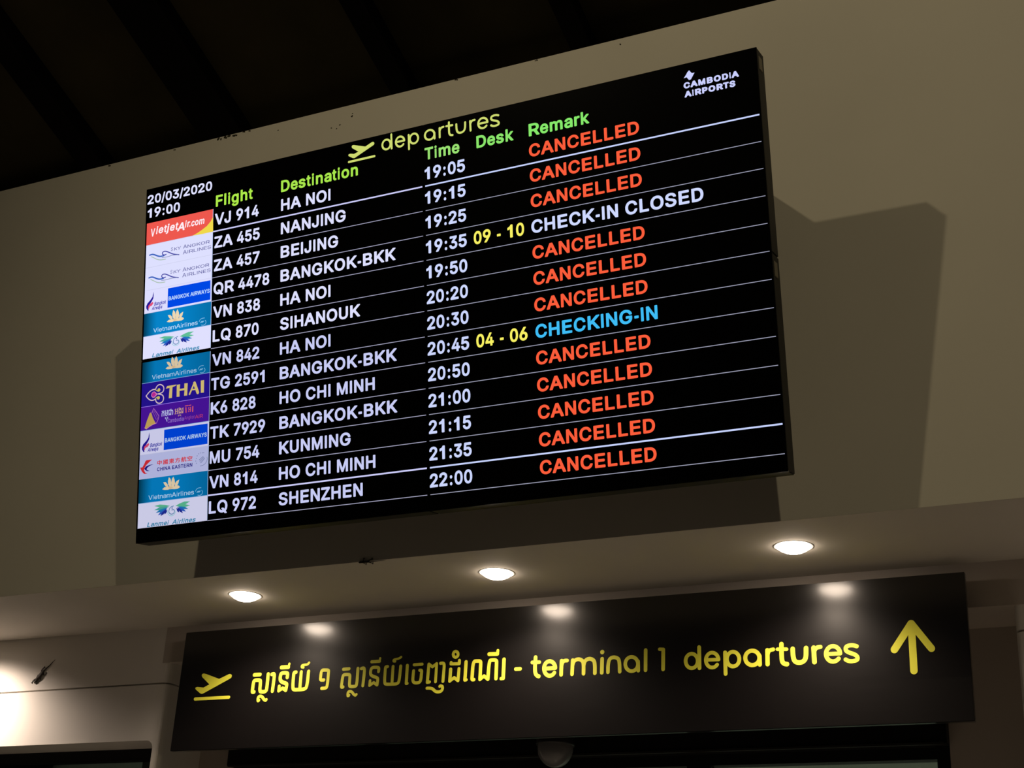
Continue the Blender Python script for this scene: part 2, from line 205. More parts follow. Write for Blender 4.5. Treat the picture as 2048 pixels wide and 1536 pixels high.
# letter outlines (thousandths of an em) and traced flat artwork (sign: metres; airline tiles: thousandths of the board width)
GLYPHS = r'''{"-":[[474,344,474,264,160,264,160,344]],".":[[134,-6,110,-2,89,12,74,33,70,58,74,83,89,103,110,117,134,122,159,117,180,103,194,83,198,58,194,33,180,12,159,-2]],"/":[[331,750,100,-108,20,-108,251,750]],"0":[[319,-10,268,-5,223,10,183,34,148,67,120,109,97,160,75,250,67,358,75,465,97,556,120,606,149,648,184,682,224,706,269,721,319,726,369,721,415,706,455,682,489,648,518,606,541,556,563,465,570,358,563,250,541,160,518,109,490,67,455,34,415,10,370,-5],[319,70,368,78,408,104,441,145,465,202,479,273,484,358,479,442,465,514,441,571,408,612,368,638,319,647,270,638,229,612,197,571,173,514,159,442,154,358,159,273,173,202,197,145,229,104,270,78]],"1":[[108,0,108,77,550,77,550,0],[388,716,388,0,299,0,299,631,295,631,121,504,121,601,279,716]],"2":[[90,0,90,67,330,322,397,397,421,429,437,460,447,490,451,523,446,559,433,589,412,614,384,632,352,643,315,647,276,643,242,630,215,609,195,582,183,548,179,509,92,509,100,570,121,623,156,666,201,698,256,719,317,726,377,719,431,699,475,668,508,627,529,578,536,524,533,485,522,447,503,408,473,364,376,253,215,85,215,80,548,80,548,0]],"3":[[307,-10,244,-4,187,14,137,42,99,81,73,129,62,185,154,185,162,151,178,123,202,100,233,83,268,73,308,70,350,74,387,86,419,105,443,131,458,164,463,204,459,242,445,276,421,306,387,329,341,343,283,348,221,348,221,421,405,631,405,636,98,636,98,716,524,716,524,648,297,392,297,407,371,406,434,388,485,356,522,313,545,261,553,204,545,145,521,93,484,50,434,18,375,-3]],"4":[[56,148,56,223,347,716,437,716,153,234,153,229,581,229,581,148],[396,0,396,171,396,206,396,447,482,447,482,0]],"5":[[311,-10,251,-3,197,16,152,45,117,85,93,131,84,184,172,184,179,153,194,125,216,102,244,85,276,74,311,70,352,75,389,91,419,115,442,147,457,185,461,228,456,272,441,311,418,344,387,369,349,384,307,390,271,387,236,378,204,364,180,346,95,356,135,716,516,716,516,636,212,636,188,424,192,424,218,443,250,457,285,466,323,469,370,465,414,452,452,430,486,401,513,366,533,325,546,280,550,230,542,164,519,106,483,58,434,21,377,-2]],"6":[[319,-10,256,-2,200,21,154,57,119,105,97,162,89,228,95,281,112,336,144,401,193,479,355,716,453,716,212,368,205,368,216,387,232,405,252,420,275,432,302,440,331,442,392,435,444,415,488,382,520,338,541,284,547,221,540,158,518,102,482,56,436,20,381,-2],[319,68,358,73,392,88,421,112,442,143,456,180,461,221,456,263,442,300,421,331,392,354,358,369,319,373,279,369,245,354,216,331,194,301,180,265,176,223,180,180,194,143,216,112,245,88,279,73]],"7":[[136,0,455,631,455,636,87,636,87,716,550,716,550,631,232,0]],"8":[[319,-10,250,-3,191,16,142,47,104,87,81,135,73,190,78,234,92,275,113,310,142,339,176,361,215,372,215,376,167,397,130,433,107,481,99,535,106,587,127,633,161,672,205,701,258,719,319,726,378,719,431,701,475,672,509,633,530,587,537,535,529,481,506,433,469,397,423,376,423,372,460,361,494,339,523,310,545,275,559,234,564,190,556,135,533,87,495,47,446,16,386,-3],[319,69,363,73,401,85,432,104,455,129,469,160,474,195,469,233,454,265,430,293,398,314,361,327,319,331,276,327,238,314,207,293,183,265,167,233,162,195,167,160,181,129,204,104,235,85,274,73],[319,407,354,411,386,423,412,441,432,465,445,495,449,529,445,562,433,591,413,615,387,633,355,644,319,647,282,644,250,633,223,615,204,591,191,562,187,529,191,495,204,465,223,441,250,423,282,411]],"9":[[318,726,381,718,437,695,483,659,518,611,540,554,547,488,542,435,525,380,493,315,444,237,282,0,184,0,424,348,432,348,421,329,405,311,385,296,361,284,335,276,307,274,246,281,193,301,150,334,117,378,96,432,89,495,97,558,119,614,154,660,201,696,256,718],[318,648,279,643,245,628,216,604,195,573,181,536,176,495,181,453,195,416,216,385,245,362,279,347,318,343,358,347,392,362,421,385,443,415,456,452,461,493,456,536,443,573,421,604,392,628,358,643]],":":[[134,-6,110,-2,89,12,74,33,70,58,74,83,89,103,110,117,134,122,159,117,180,103,194,83,198,58,194,33,180,12,159,-2],[134,381,110,386,89,400,74,420,70,445,74,470,89,491,110,505,134,509,159,505,180,491,194,470,198,445,194,420,180,400,159,386]],"A":[[23,0,284,716,389,716,652,0,556,0,404,426,372,524,327,673,345,673,300,522,268,426,120,0],[155,200,155,280,520,280,520,200]],"B":[[85,0,85,716,339,716,407,710,463,691,506,661,536,622,554,577,560,526,556,484,544,451,525,423,501,402,474,387,443,375,443,369,477,362,511,346,542,320,566,286,583,243,588,192,582,140,563,94,531,55,485,25,424,6,347,0],[175,80,345,80,395,84,435,94,464,112,491,148,500,192,496,227,482,259,460,286,430,307,393,320,349,325,175,325],[175,402,335,402,372,406,406,417,434,435,455,459,468,489,473,524,465,568,440,604,398,628,338,636,175,636]],"C":[[376,-10,317,-5,262,10,211,35,167,69,129,111,98,162,75,221,61,286,57,358,61,430,75,495,98,553,129,604,167,647,211,681,262,706,317,721,376,726,429,722,479,710,525,690,566,663,601,629,630,589,652,542,666,490,575,490,564,525,548,555,528,581,503,603,475,620,444,632,411,639,376,642,314,633,258,608,212,568,176,512,153,442,146,358,153,274,176,204,212,148,259,107,314,83,376,74,411,77,444,84,475,97,503,113,528,135,548,161,564,191,575,226,666,226,652,174,631,128,602,87,566,53,525,26,479,6,429,-6]],"D":[[308,0,135,0,135,80,302,80,382,89,447,114,498,154,533,210,555,279,562,359,555,439,534,507,499,562,450,603,387,627,311,636,131,636,131,716,317,716,384,711,443,697,496,673,542,641,580,600,610,550,632,494,645,430,650,359,645,288,632,224,610,167,579,117,540,76,494,43,439,19,377,5],[175,716,175,0,85,0,85,716]],"E":[[85,0,85,716,524,716,524,636,175,636,175,402,500,402,500,322,175,322,175,80,528,80,528,0]],"F":[[85,0,85,716,519,716,519,636,175,636,175,392,487,392,487,311,175,311,175,0]],"G":[[378,-10,317,-5,261,10,210,35,166,69,128,112,97,163,75,221,61,286,57,358,61,430,75,495,97,553,128,604,165,647,210,681,259,706,314,721,373,726,428,721,479,709,526,688,568,660,603,626,632,586,654,541,667,491,574,491,561,524,545,553,525,579,501,601,474,618,444,631,410,639,373,642,313,633,258,609,211,568,176,512,153,442,146,358,153,274,176,204,212,148,259,108,315,83,378,74,435,81,485,100,526,131,558,173,577,225,584,285,611,280,398,280,398,360,673,360,673,282,669,225,656,174,635,128,589,70,530,26,459,-1]],"H":[[85,0,85,716,175,716,175,407,552,407,552,716,643,716,643,0,552,0,552,326,175,326,175,0]],"I":[[44,0,44,80,166,80,166,636,44,636,44,716,379,716,379,636,257,636,257,80,379,80,379,0]],"J":[[260,-10,201,-3,150,15,106,46,73,89,53,141,47,205,47,243,137,243,137,205,146,147,171,105,210,79,260,70,310,79,349,105,374,147,383,205,383,716,473,716,473,205,467,141,447,89,414,46,371,15,319,-3]],"K":[[147,205,147,304,196,367,246,427,298,484,512,716,631,716,325,388,321,389],[85,0,85,716,175,716,175,470,174,317,175,272,175,0],[524,0,264,365,321,435,631,0]],"L":[[85,0,85,716,175,716,175,80,508,80,508,0]],"M":[[85,0,85,716,213,716,390,263,404,224,421,173,438,118,453,69,432,69,447,116,464,171,481,223,496,263,670,716,799,716,799,0,710,0,710,409,710,460,711,519,712,581,714,643,722,643,700,576,678,511,658,453,642,409,481,0,403,0,240,409,224,452,204,508,182,574,158,643,167,643,169,586,170,523,171,462,172,409,172,0]],"N":[[85,0,85,716,192,716,483,257,511,212,545,150,582,77,570,75,564,152,562,221,561,274,561,716,652,716,652,0,544,0,284,408,250,465,208,536,151,636,168,639,172,540,175,462,176,409,176,0]],"O":[[376,-10,317,-5,262,10,212,35,167,69,129,111,98,162,75,221,61,286,57,358,61,430,75,495,98,553,129,604,167,647,212,681,262,706,317,721,376,726,435,721,490,706,540,681,584,647,622,604,653,553,676,495,689,430,694,358,689,286,676,221,653,162,622,111,584,69,540,35,490,10,435,-5],[376,74,437,83,492,107,539,147,575,203,598,273,605,358,598,443,575,513,539,569,492,609,437,633,376,642,314,633,259,609,212,568,176,513,153,442,146,358,153,273,176,203,212,147,259,107,314,83]],"P":[[85,0,85,716,331,716,407,708,468,686,515,651,549,605,569,550,575,489,569,428,549,374,515,327,468,292,407,269,331,261,154,261,154,341,327,341,378,346,418,360,448,383,469,413,481,449,485,489,481,530,469,565,448,595,418,617,378,631,327,636,175,636,175,0]],"Q":[[345,224,440,224,520,119,540,91,659,-67,564,-67,486,37,466,64],[376,-10,317,-5,262,10,212,35,167,69,129,111,98,162,75,221,61,286,57,358,61,430,75,495,98,553,129,604,167,647,212,681,262,706,317,721,376,726,435,721,490,706,540,681,584,647,622,604,653,553,676,495,689,430,694,358,689,286,676,221,653,162,622,111,584,69,540,35,490,10,435,-5],[376,74,437,83,492,107,539,147,575,203,598,273,605,358,598,443,575,513,539,569,492,609,437,633,376,642,314,633,259,609,212,568,176,513,153,442,146,358,153,273,176,203,212,147,259,107,314,83]],"R":[[85,0,85,716,332,716,408,709,469,688,516,654,549,610,569,556,576,495,569,435,549,382,516,338,469,306,407,285,332,278,136,278,136,359,329,359,379,363,419,376,449,396,470,423,482,456,486,495,482,535,470,570,449,598,419,619,379,632,328,636,175,636,175,0],[497,0,324,322,426,322,602,0]],"S":[[315,-12,242,-6,179,13,128,44,90,85,65,135,54,192,147,192,155,154,174,123,201,100,234,83,273,73,315,69,361,73,402,85,437,104,464,129,481,160,486,196,482,227,467,252,445,272,416,288,345,313,259,337,180,367,121,407,95,440,78,479,73,524,81,581,105,630,144,671,194,701,253,719,320,726,386,719,445,700,494,671,531,631,555,585,564,532,475,532,467,565,450,593,425,616,376,638,317,645,273,642,235,630,204,612,181,589,167,560,162,529,168,496,184,469,209,449,238,434,299,413,372,393,438,371,473,355,505,334,533,309,555,278,570,240,575,195,567,139,544,89,506,47,455,15,391,-6]],"T":[[45,636,45,716,587,716,587,636,361,636,361,0,271,0,271,636]],"U":[[364,-12,285,-3,217,22,161,61,119,112,93,174,85,244,85,716,175,716,175,251,181,202,198,159,226,123,263,96,310,78,364,73,419,78,465,96,503,123,530,159,547,202,553,251,553,716,643,716,643,244,635,174,609,112,567,61,512,22,443,-3]],"V":[[287,0,23,716,119,716,271,290,303,193,349,43,330,43,376,194,407,290,556,716,652,716,391,0]],"W":[[218,0,23,716,116,716,230,276,247,205,263,132,277,56,266,56,281,132,297,205,315,276,431,716,534,716,650,276,668,205,684,132,700,56,687,56,702,132,718,205,736,276,849,716,942,716,746,0,641,0,518,455,494,551,473,668,492,668,471,556,447,455,324,0]],"Y":[[286,0,286,293,23,716,128,716,271,485,313,411,351,324,315,324,353,412,395,485,536,716,641,716,377,293,377,0]],"Z":[[59,0,59,65,385,542,431,606,480,669,490,640,402,636,314,636,57,636,57,716,558,716,558,650,237,181,188,113,137,47,127,76,214,80,301,80,562,80,562,0]],"a":[[225,-12,177,-7,133,7,96,30,67,63,49,103,43,152,47,194,61,227,82,252,109,272,141,286,176,296,251,309,329,319,355,324,373,331,384,342,388,358,388,361,385,392,375,418,360,438,338,453,309,463,275,466,240,463,210,454,185,440,166,423,151,405,141,385,58,410,80,453,111,487,147,512,187,528,230,538,273,541,336,534,370,524,402,507,431,483,454,451,469,408,474,354,474,0,389,0,389,73,383,73,355,35,332,16,303,1,267,-9],[240,64,284,69,321,83,350,104,371,131,384,162,388,194,388,267,365,256,326,247,282,241,247,236,189,223,165,212,146,196,133,175,129,148,133,122,143,102,160,85,183,74,209,66]],"b":[[323,-12,278,-7,243,5,215,23,194,44,166,83,158,83,158,0,74,0,74,716,160,716,160,449,166,449,193,487,214,507,241,525,277,537,322,541,385,533,440,507,486,467,520,412,542,344,549,266,542,187,521,119,486,64,441,23,386,-3],[310,66,356,72,393,92,423,123,444,164,457,212,462,267,458,320,445,368,423,408,394,438,356,458,310,464,264,458,227,439,197,409,176,370,163,322,159,267,163,211,176,162,198,122,228,91,265,72]],"c":[[292,-12,224,-3,164,23,116,65,79,120,56,187,48,264,56,342,79,410,116,465,164,506,224,532,292,541,330,539,366,531,399,518,429,501,456,479,478,453,496,423,509,390,426,369,409,407,380,437,341,457,292,464,243,457,204,437,174,404,153,364,140,316,136,264,140,213,153,165,174,125,204,93,243,72,292,65,341,73,381,93,410,125,428,165,511,144,498,110,480,79,458,52,431,30,401,12,367,-1,330,-9]],"d":[[275,-12,212,-3,157,23,111,64,77,119,55,187,48,266,55,344,77,412,112,467,157,507,212,533,275,541,321,537,356,525,384,507,404,487,431,449,437,449,437,716,523,716,523,0,440,0,440,83,432,83,404,44,383,23,355,5,320,-7],[288,66,333,72,370,91,400,122,421,162,434,211,439,267,434,322,422,370,400,409,371,439,333,458,288,464,242,458,204,438,174,408,153,368,140,320,136,267,140,212,153,164,174,123,204,92,242,72]],"e":[[298,-12,226,-3,165,23,115,64,78,119,56,186,48,263,56,340,78,408,114,464,162,506,221,532,289,541,332,537,374,526,414,507,449,480,479,443,503,397,517,340,522,273,522,238,105,238,105,311,476,311,436,284,432,334,419,378,398,414,370,442,333,459,289,465,244,459,206,441,176,414,153,379,140,340,135,297,135,250,140,195,155,149,180,113,213,86,253,70,299,65,330,67,357,74,381,86,402,102,418,123,430,148,514,128,497,89,472,55,438,27,398,6,351,-7]],"g":[[291,-212,236,-208,188,-197,148,-178,116,-155,90,-128,71,-98,143,-57,171,-93,191,-110,217,-124,250,-134,291,-137,350,-129,397,-106,420,-81,434,-48,438,-8,438,96,431,96,403,58,383,39,355,22,320,11,274,7,213,14,159,37,113,75,78,127,55,192,48,269,55,346,77,413,112,467,158,507,213,533,276,541,321,537,357,525,384,507,406,487,433,449,441,449,441,534,524,534,524,-12,516,-76,493,-126,456,-165,409,-191,353,-207],[288,83,333,89,371,106,401,133,422,170,435,217,440,271,435,325,422,371,401,410,371,439,334,458,288,464,242,458,204,438,174,408,153,369,140,323,136,271,140,218,153,173,175,135,205,107,243,89]],"h":[[160,319,160,0,74,0,74,716,160,716,160,405,144,405,174,468,214,510,263,533,320,541,371,535,415,519,452,491,480,451,497,401,503,338,503,0,417,0,417,331,409,387,384,428,346,455,296,463,259,459,226,447,199,426,178,398,164,362]],"i":[[74,0,74,534,160,534,160,0],[118,623,95,627,76,640,63,658,58,680,63,702,76,721,95,733,118,737,141,733,160,721,173,702,178,680,173,658,160,640,141,627]],"j":[[74,534,160,534,160,-42,156,-88,143,-127,121,-159,91,-182,52,-196,5,-201,-14,-201,-14,-122,3,-122,35,-117,57,-101,70,-76,74,-41],[117,623,94,627,75,640,62,658,58,680,62,702,75,721,94,733,117,737,140,733,160,721,173,702,177,680,173,658,160,640,140,627]],"k":[[155,192,155,298,170,298,400,534,507,534,259,281,249,281],[74,0,74,716,160,716,160,0],[414,0,208,261,269,322,524,0]],"l":[[196,-3,142,5,104,28,82,67,74,119,74,716,160,716,160,139,162,108,169,88,183,77,206,73,226,74,239,76,254,4,228,-1]],"m":[[74,0,74,534,158,534,158,416,151,416,166,455,186,487,212,512,242,529,275,540,309,543,362,535,404,508,435,467,452,415,440,415,453,451,475,483,502,509,536,528,574,540,615,543,659,538,700,523,734,498,761,462,778,416,784,359,784,0,698,0,698,357,694,392,683,420,665,440,630,459,589,465,556,461,527,450,503,432,486,408,475,380,472,348,472,0,386,0,386,366,378,406,356,438,322,458,281,465,250,461,222,451,197,432,177,407,164,375,160,335,160,0]],"n":[[160,319,160,0,74,0,74,534,157,534,158,405,144,405,174,468,214,510,263,533,320,541,371,535,415,519,452,491,479,451,497,401,503,338,503,0,417,0,417,331,409,387,384,428,346,455,296,463,259,459,226,447,199,426,178,398,164,362]],"o":[[292,-12,224,-3,164,23,116,65,79,120,56,187,48,264,56,342,79,410,116,465,164,506,224,532,292,541,361,532,420,506,469,465,506,410,529,342,536,264,529,187,506,120,469,65,420,23,361,-3],[292,65,341,72,380,93,411,125,432,165,445,213,449,264,445,316,432,363,411,404,380,437,341,457,292,464,243,457,204,437,174,404,153,364,140,316,136,264,140,213,153,165,174,125,204,93,243,72]],"r":[[74,0,74,534,157,534,157,452,162,452,183,488,215,517,255,535,300,542,323,541,343,540,343,454,324,457,291,458,256,455,224,443,197,424,177,399,164,369,160,333,160,0]],"s":[[256,-12,204,-7,158,5,119,25,87,53,64,89,50,133,132,150,148,112,175,85,211,69,255,64,305,70,344,88,369,114,377,145,372,170,358,191,333,207,298,218,210,239,147,261,102,293,75,334,66,385,72,429,92,467,122,498,162,521,210,536,263,541,314,537,357,524,393,504,421,477,442,445,456,408,377,390,363,419,341,444,309,462,264,468,220,463,184,446,161,421,153,390,158,363,174,342,202,326,242,314,323,295,386,273,431,241,457,200,466,150,460,105,440,66,408,34,366,9,315,-6]],"t":[[287,534,287,460,9,460,9,534],[91,663,177,663,177,137,181,107,191,86,211,74,240,70,261,72,284,75,300,2,270,-4,237,-6,194,-2,158,10,130,30,108,57,96,91,91,131]],"w":[[194,0,32,534,123,534,188,301,216,192,247,58,232,58,261,190,290,301,355,534,445,534,509,301,537,191,566,58,551,58,581,190,610,301,676,534,766,534,605,0,518,0,449,242,429,317,409,395,389,475,409,475,389,395,370,316,349,242,280,0]],"y":[[67,-195,86,-121,100,-123,124,-126,146,-125,166,-118,183,-104,199,-82,212,-50,229,-2,25,534,119,534,233,218,263,122,289,29,259,29,285,122,315,218,430,534,523,534,287,-82,269,-120,248,-151,224,-174,196,-191,164,-201,129,-204,91,-201]],"\u4e2d":[[394,722,394,568,83,568,83,160,147,160,147,213,394,213,394,-68,462,-68,462,213,710,213,710,164,776,164,776,568,462,568,462,722],[147,277,147,506,394,506,394,277],[710,277,462,277,462,506,710,506]],"\u570b":[[538,581,589,552,630,519,661,554,620,585,568,612],[170,159,180,109,433,159,430,205],[255,367,354,367,354,280,255,280],[210,407,210,240,402,240,402,407],[433,603,440,510,179,510,179,462,445,462,456,367,471,281,492,206,453,163,410,125,361,93,382,73,399,52,459,98,513,151,532,120,553,95,576,77,603,67,628,63,650,72,668,94,681,129,691,179,669,192,648,209,641,160,633,129,622,119,595,131,572,159,551,200,590,263,622,333,648,411,595,421,578,365,557,312,531,263,512,356,499,462,683,462,683,510,495,510,488,603],[71,683,71,-71,132,-71,132,-31,726,-31,726,-71,789,-71,789,683],[132,28,132,624,726,624,726,28]],"\u6771":[[132,507,132,191,341,191,275,132,199,79,117,34,35,-1,59,-27,80,-55,164,-15,248,36,326,97,395,164,395,-69,461,-69,461,167,530,99,610,37,696,-16,782,-57,803,-28,827,-1,744,33,660,78,583,132,516,191,739,191,739,507,461,507,461,580,808,580,808,641,461,641,461,722,395,722,395,641,57,641,57,580,395,580,395,507],[194,326,395,326,395,243,194,243],[461,326,673,326,673,243,461,243],[194,456,395,456,395,374,194,374],[461,456,673,456,673,374,461,374]],"\u65b9":[[378,703,412,636,437,574,58,574,58,511,293,511,288,436,280,360,267,285,246,213,215,144,171,82,114,27,40,-20,66,-44,87,-71,151,-31,204,15,247,67,282,123,308,183,328,246,342,310,650,310,639,185,626,96,612,39,594,10,577,2,553,0,495,1,408,6,423,-25,431,-57,513,-61,575,-59,605,-56,629,-47,650,-29,673,9,690,78,705,186,718,342,721,373,353,373,364,511,805,511,805,574,442,574,503,600,476,662,440,728]],"\u822a":[[172,509,201,445,223,385,266,404,243,462,213,525],[170,244,205,176,231,112,275,132,247,194,211,262],[513,713,546,644,572,580,635,601,607,664,572,732],[378,580,378,521,816,521,816,580],[453,437,453,249,452,203,447,154,438,103,421,54,395,6,359,-37,386,-53,409,-72,447,-25,475,28,495,83,506,140,512,196,513,249,513,379,661,379,661,42,663,-4,668,-29,678,-44,699,-56,723,-59,762,-59,785,-57,803,-49,817,-35,825,-13,830,32,832,93,809,103,789,116,785,24,782,8,777,-1,770,-4,760,-4,740,-4,726,-1,723,11,722,38,722,437],[298,567,298,347,151,347,151,567],[34,347,34,294,95,294,94,227,89,156,78,86,59,18,29,-43,55,-57,79,-75,111,-10,132,64,144,143,150,221,151,294,298,294,298,8,294,-3,283,-6,203,-6,215,-34,222,-62,287,-60,328,-51,343,-38,352,-19,354,8,354,620,228,620,263,716,198,728,186,675,171,620,95,620,95,347]],"\u7a7a":[[485,462,627,383,747,307,790,357,667,430,525,505],[330,507,276,464,215,423,147,386,73,355,111,299,209,349,298,407,375,468],[66,19,66,-40,797,-40,797,19,463,19,463,237,710,237,710,295,157,295,157,237,395,237,395,19],[365,709,407,617,65,617,65,423,129,423,129,558,730,558,730,445,796,445,796,617,486,617,461,672,432,728]],"\u1780":[[84,446,84,504,463,504,463,446],[84,0,84,252,90,293,105,327,132,354,169,373,216,384,273,388,331,384,379,373,415,354,442,327,457,293,463,252,463,0,384,0,384,252,381,276,372,295,356,310,335,321,308,328,273,330,225,325,191,310,176,295,166,276,163,252,163,0]],"\u1798":[[137,223,137,280,409,280,409,223],[163,319,163,136,166,112,175,93,190,77,225,63,273,58,307,60,334,66,356,77,371,93,380,112,383,136,383,320,462,320,462,136,457,94,441,60,415,34,378,15,330,4,273,0,215,4,168,15,131,34,105,60,90,94,84,136,84,319],[383,310,383,339,343,388,327,410,323,422,328,435,344,458,378,504,482,504,482,446,378,446,378,445,462,353,462,310],[84,310,84,339,45,388,28,410,25,422,29,435,45,458,80,504,184,504,184,446,80,446,80,445,163,353,163,310]],"\u1796":[[84,201,84,388,87,418,94,446,106,470,125,488,151,500,184,504,206,501,228,491,250,475,273,452,274,452,298,474,321,491,346,501,376,504,404,500,427,488,443,470,454,446,460,418,462,388,462,0,383,0,383,388,381,411,375,428,366,438,353,441,340,439,329,433,310,415,292,396,283,391,273,389,263,391,253,396,235,415,215,433,205,439,194,441,180,438,171,428,165,411,163,388,163,201],[84,212,163,212,163,188,188,186,210,179,228,167,243,149,252,126,255,97,252,69,243,46,229,26,210,12,189,3,165,0,141,0,119,3,101,13,88,29,84,52],[163,58,175,59,184,62,192,68,197,76,201,96,199,110,192,120,180,127,163,130]],"\u1787":[[84,0,84,330,52,374,45,389,42,401,44,416,53,431,73,457,108,504,348,504,362,505,373,509,380,516,383,525,383,580,462,580,462,525,459,501,452,481,438,466,418,455,392,448,357,446,110,446,104,439,101,434,100,430,106,413,127,386,163,344,163,70,273,170,383,71,383,388,462,388,462,0,371,0,273,89,175,0]],"\u17b6":[[84,0,84,394,81,419,71,435,51,444,17,446,-101,446,-101,504,57,504,95,501,123,491,143,476,155,455,161,428,163,394,163,0]],"\u17a2":[[471,323,471,43,467,24,456,11,436,3,409,0,333,0,333,58,359,59,378,63,389,71,392,82,392,223,173,223,173,43,169,24,157,11,137,3,109,0,34,0,34,58,61,59,79,63,90,71,94,82,94,323,173,323,173,281,392,281,392,323],[392,310,392,339,353,388,336,410,333,422,337,435,353,458,388,504,492,504,492,446,388,446,388,445,471,353,471,310],[94,310,94,339,54,388,38,410,34,422,39,435,55,458,89,504,194,504,194,446,89,446,89,445,173,353,173,310]],"\u1784":[[83,0,83,221,81,233,74,240,61,244,42,245,42,303,105,303,130,299,148,287,159,268,163,242,163,70,273,170,383,71,383,292,380,315,371,332,358,346,342,357,283,338,253,332,223,329,186,332,153,341,125,356,103,376,89,403,84,436,84,580,163,580,163,436,166,417,178,401,197,391,223,387,252,389,287,397,276,408,268,420,263,434,261,450,263,465,270,480,280,494,295,505,315,513,339,515,362,513,382,506,397,495,408,481,414,465,416,447,412,420,406,409,396,397,417,386,433,374,446,359,455,341,460,320,462,293,462,0,371,0,273,89,175,0]],"\u1782":[[84,446,84,504,462,504,462,446],[84,0,84,252,90,293,105,327,132,354,168,373,215,384,273,388,330,384,378,373,415,354,441,327,457,293,462,252,462,0,383,0,383,252,380,276,371,295,356,310,321,325,273,329,224,325,190,310,175,295,166,276,163,252,163,134,178,149,197,160,218,166,241,168,294,168,294,110,250,110,224,108,204,101,190,91,174,67,163,36,163,0]],"\u179a":[[118,310,118,339,78,388,62,410,58,422,63,435,79,458,114,504,218,504,218,446,114,446,114,445,197,353,197,310],[197,323,197,59,193,32,181,14,163,3,138,0,122,0,99,2,76,7,54,18,37,35,25,59,22,93,25,124,37,147,54,165,75,177,97,185,118,188,118,323],[118,58,118,130,105,128,92,122,82,111,79,94,82,76,92,65,104,60]],"\u17c2":[[99,546,74,548,51,554,31,565,14,579,4,598,0,623,3,646,12,665,28,681,50,692,78,699,112,701,112,647,91,645,77,641,68,633,65,622,66,614,71,607,81,602,95,600,119,604,140,615,157,634,170,660,178,693,181,734,243,734,239,676,225,629,204,592,175,566,139,551],[163,324,163,88,164,73,169,64,177,59,190,58,230,58,230,0,147,0,119,3,99,11,87,24,83,43,83,324],[83,310,83,339,44,388,28,410,24,422,28,435,44,458,79,504,183,504,183,446,79,446,79,445,163,353,163,310]],"\u17bb":[[-276,-210,-276,-79,-321,-79,-321,-29,-197,-29,-197,-210]]}'''.replace('\n','')
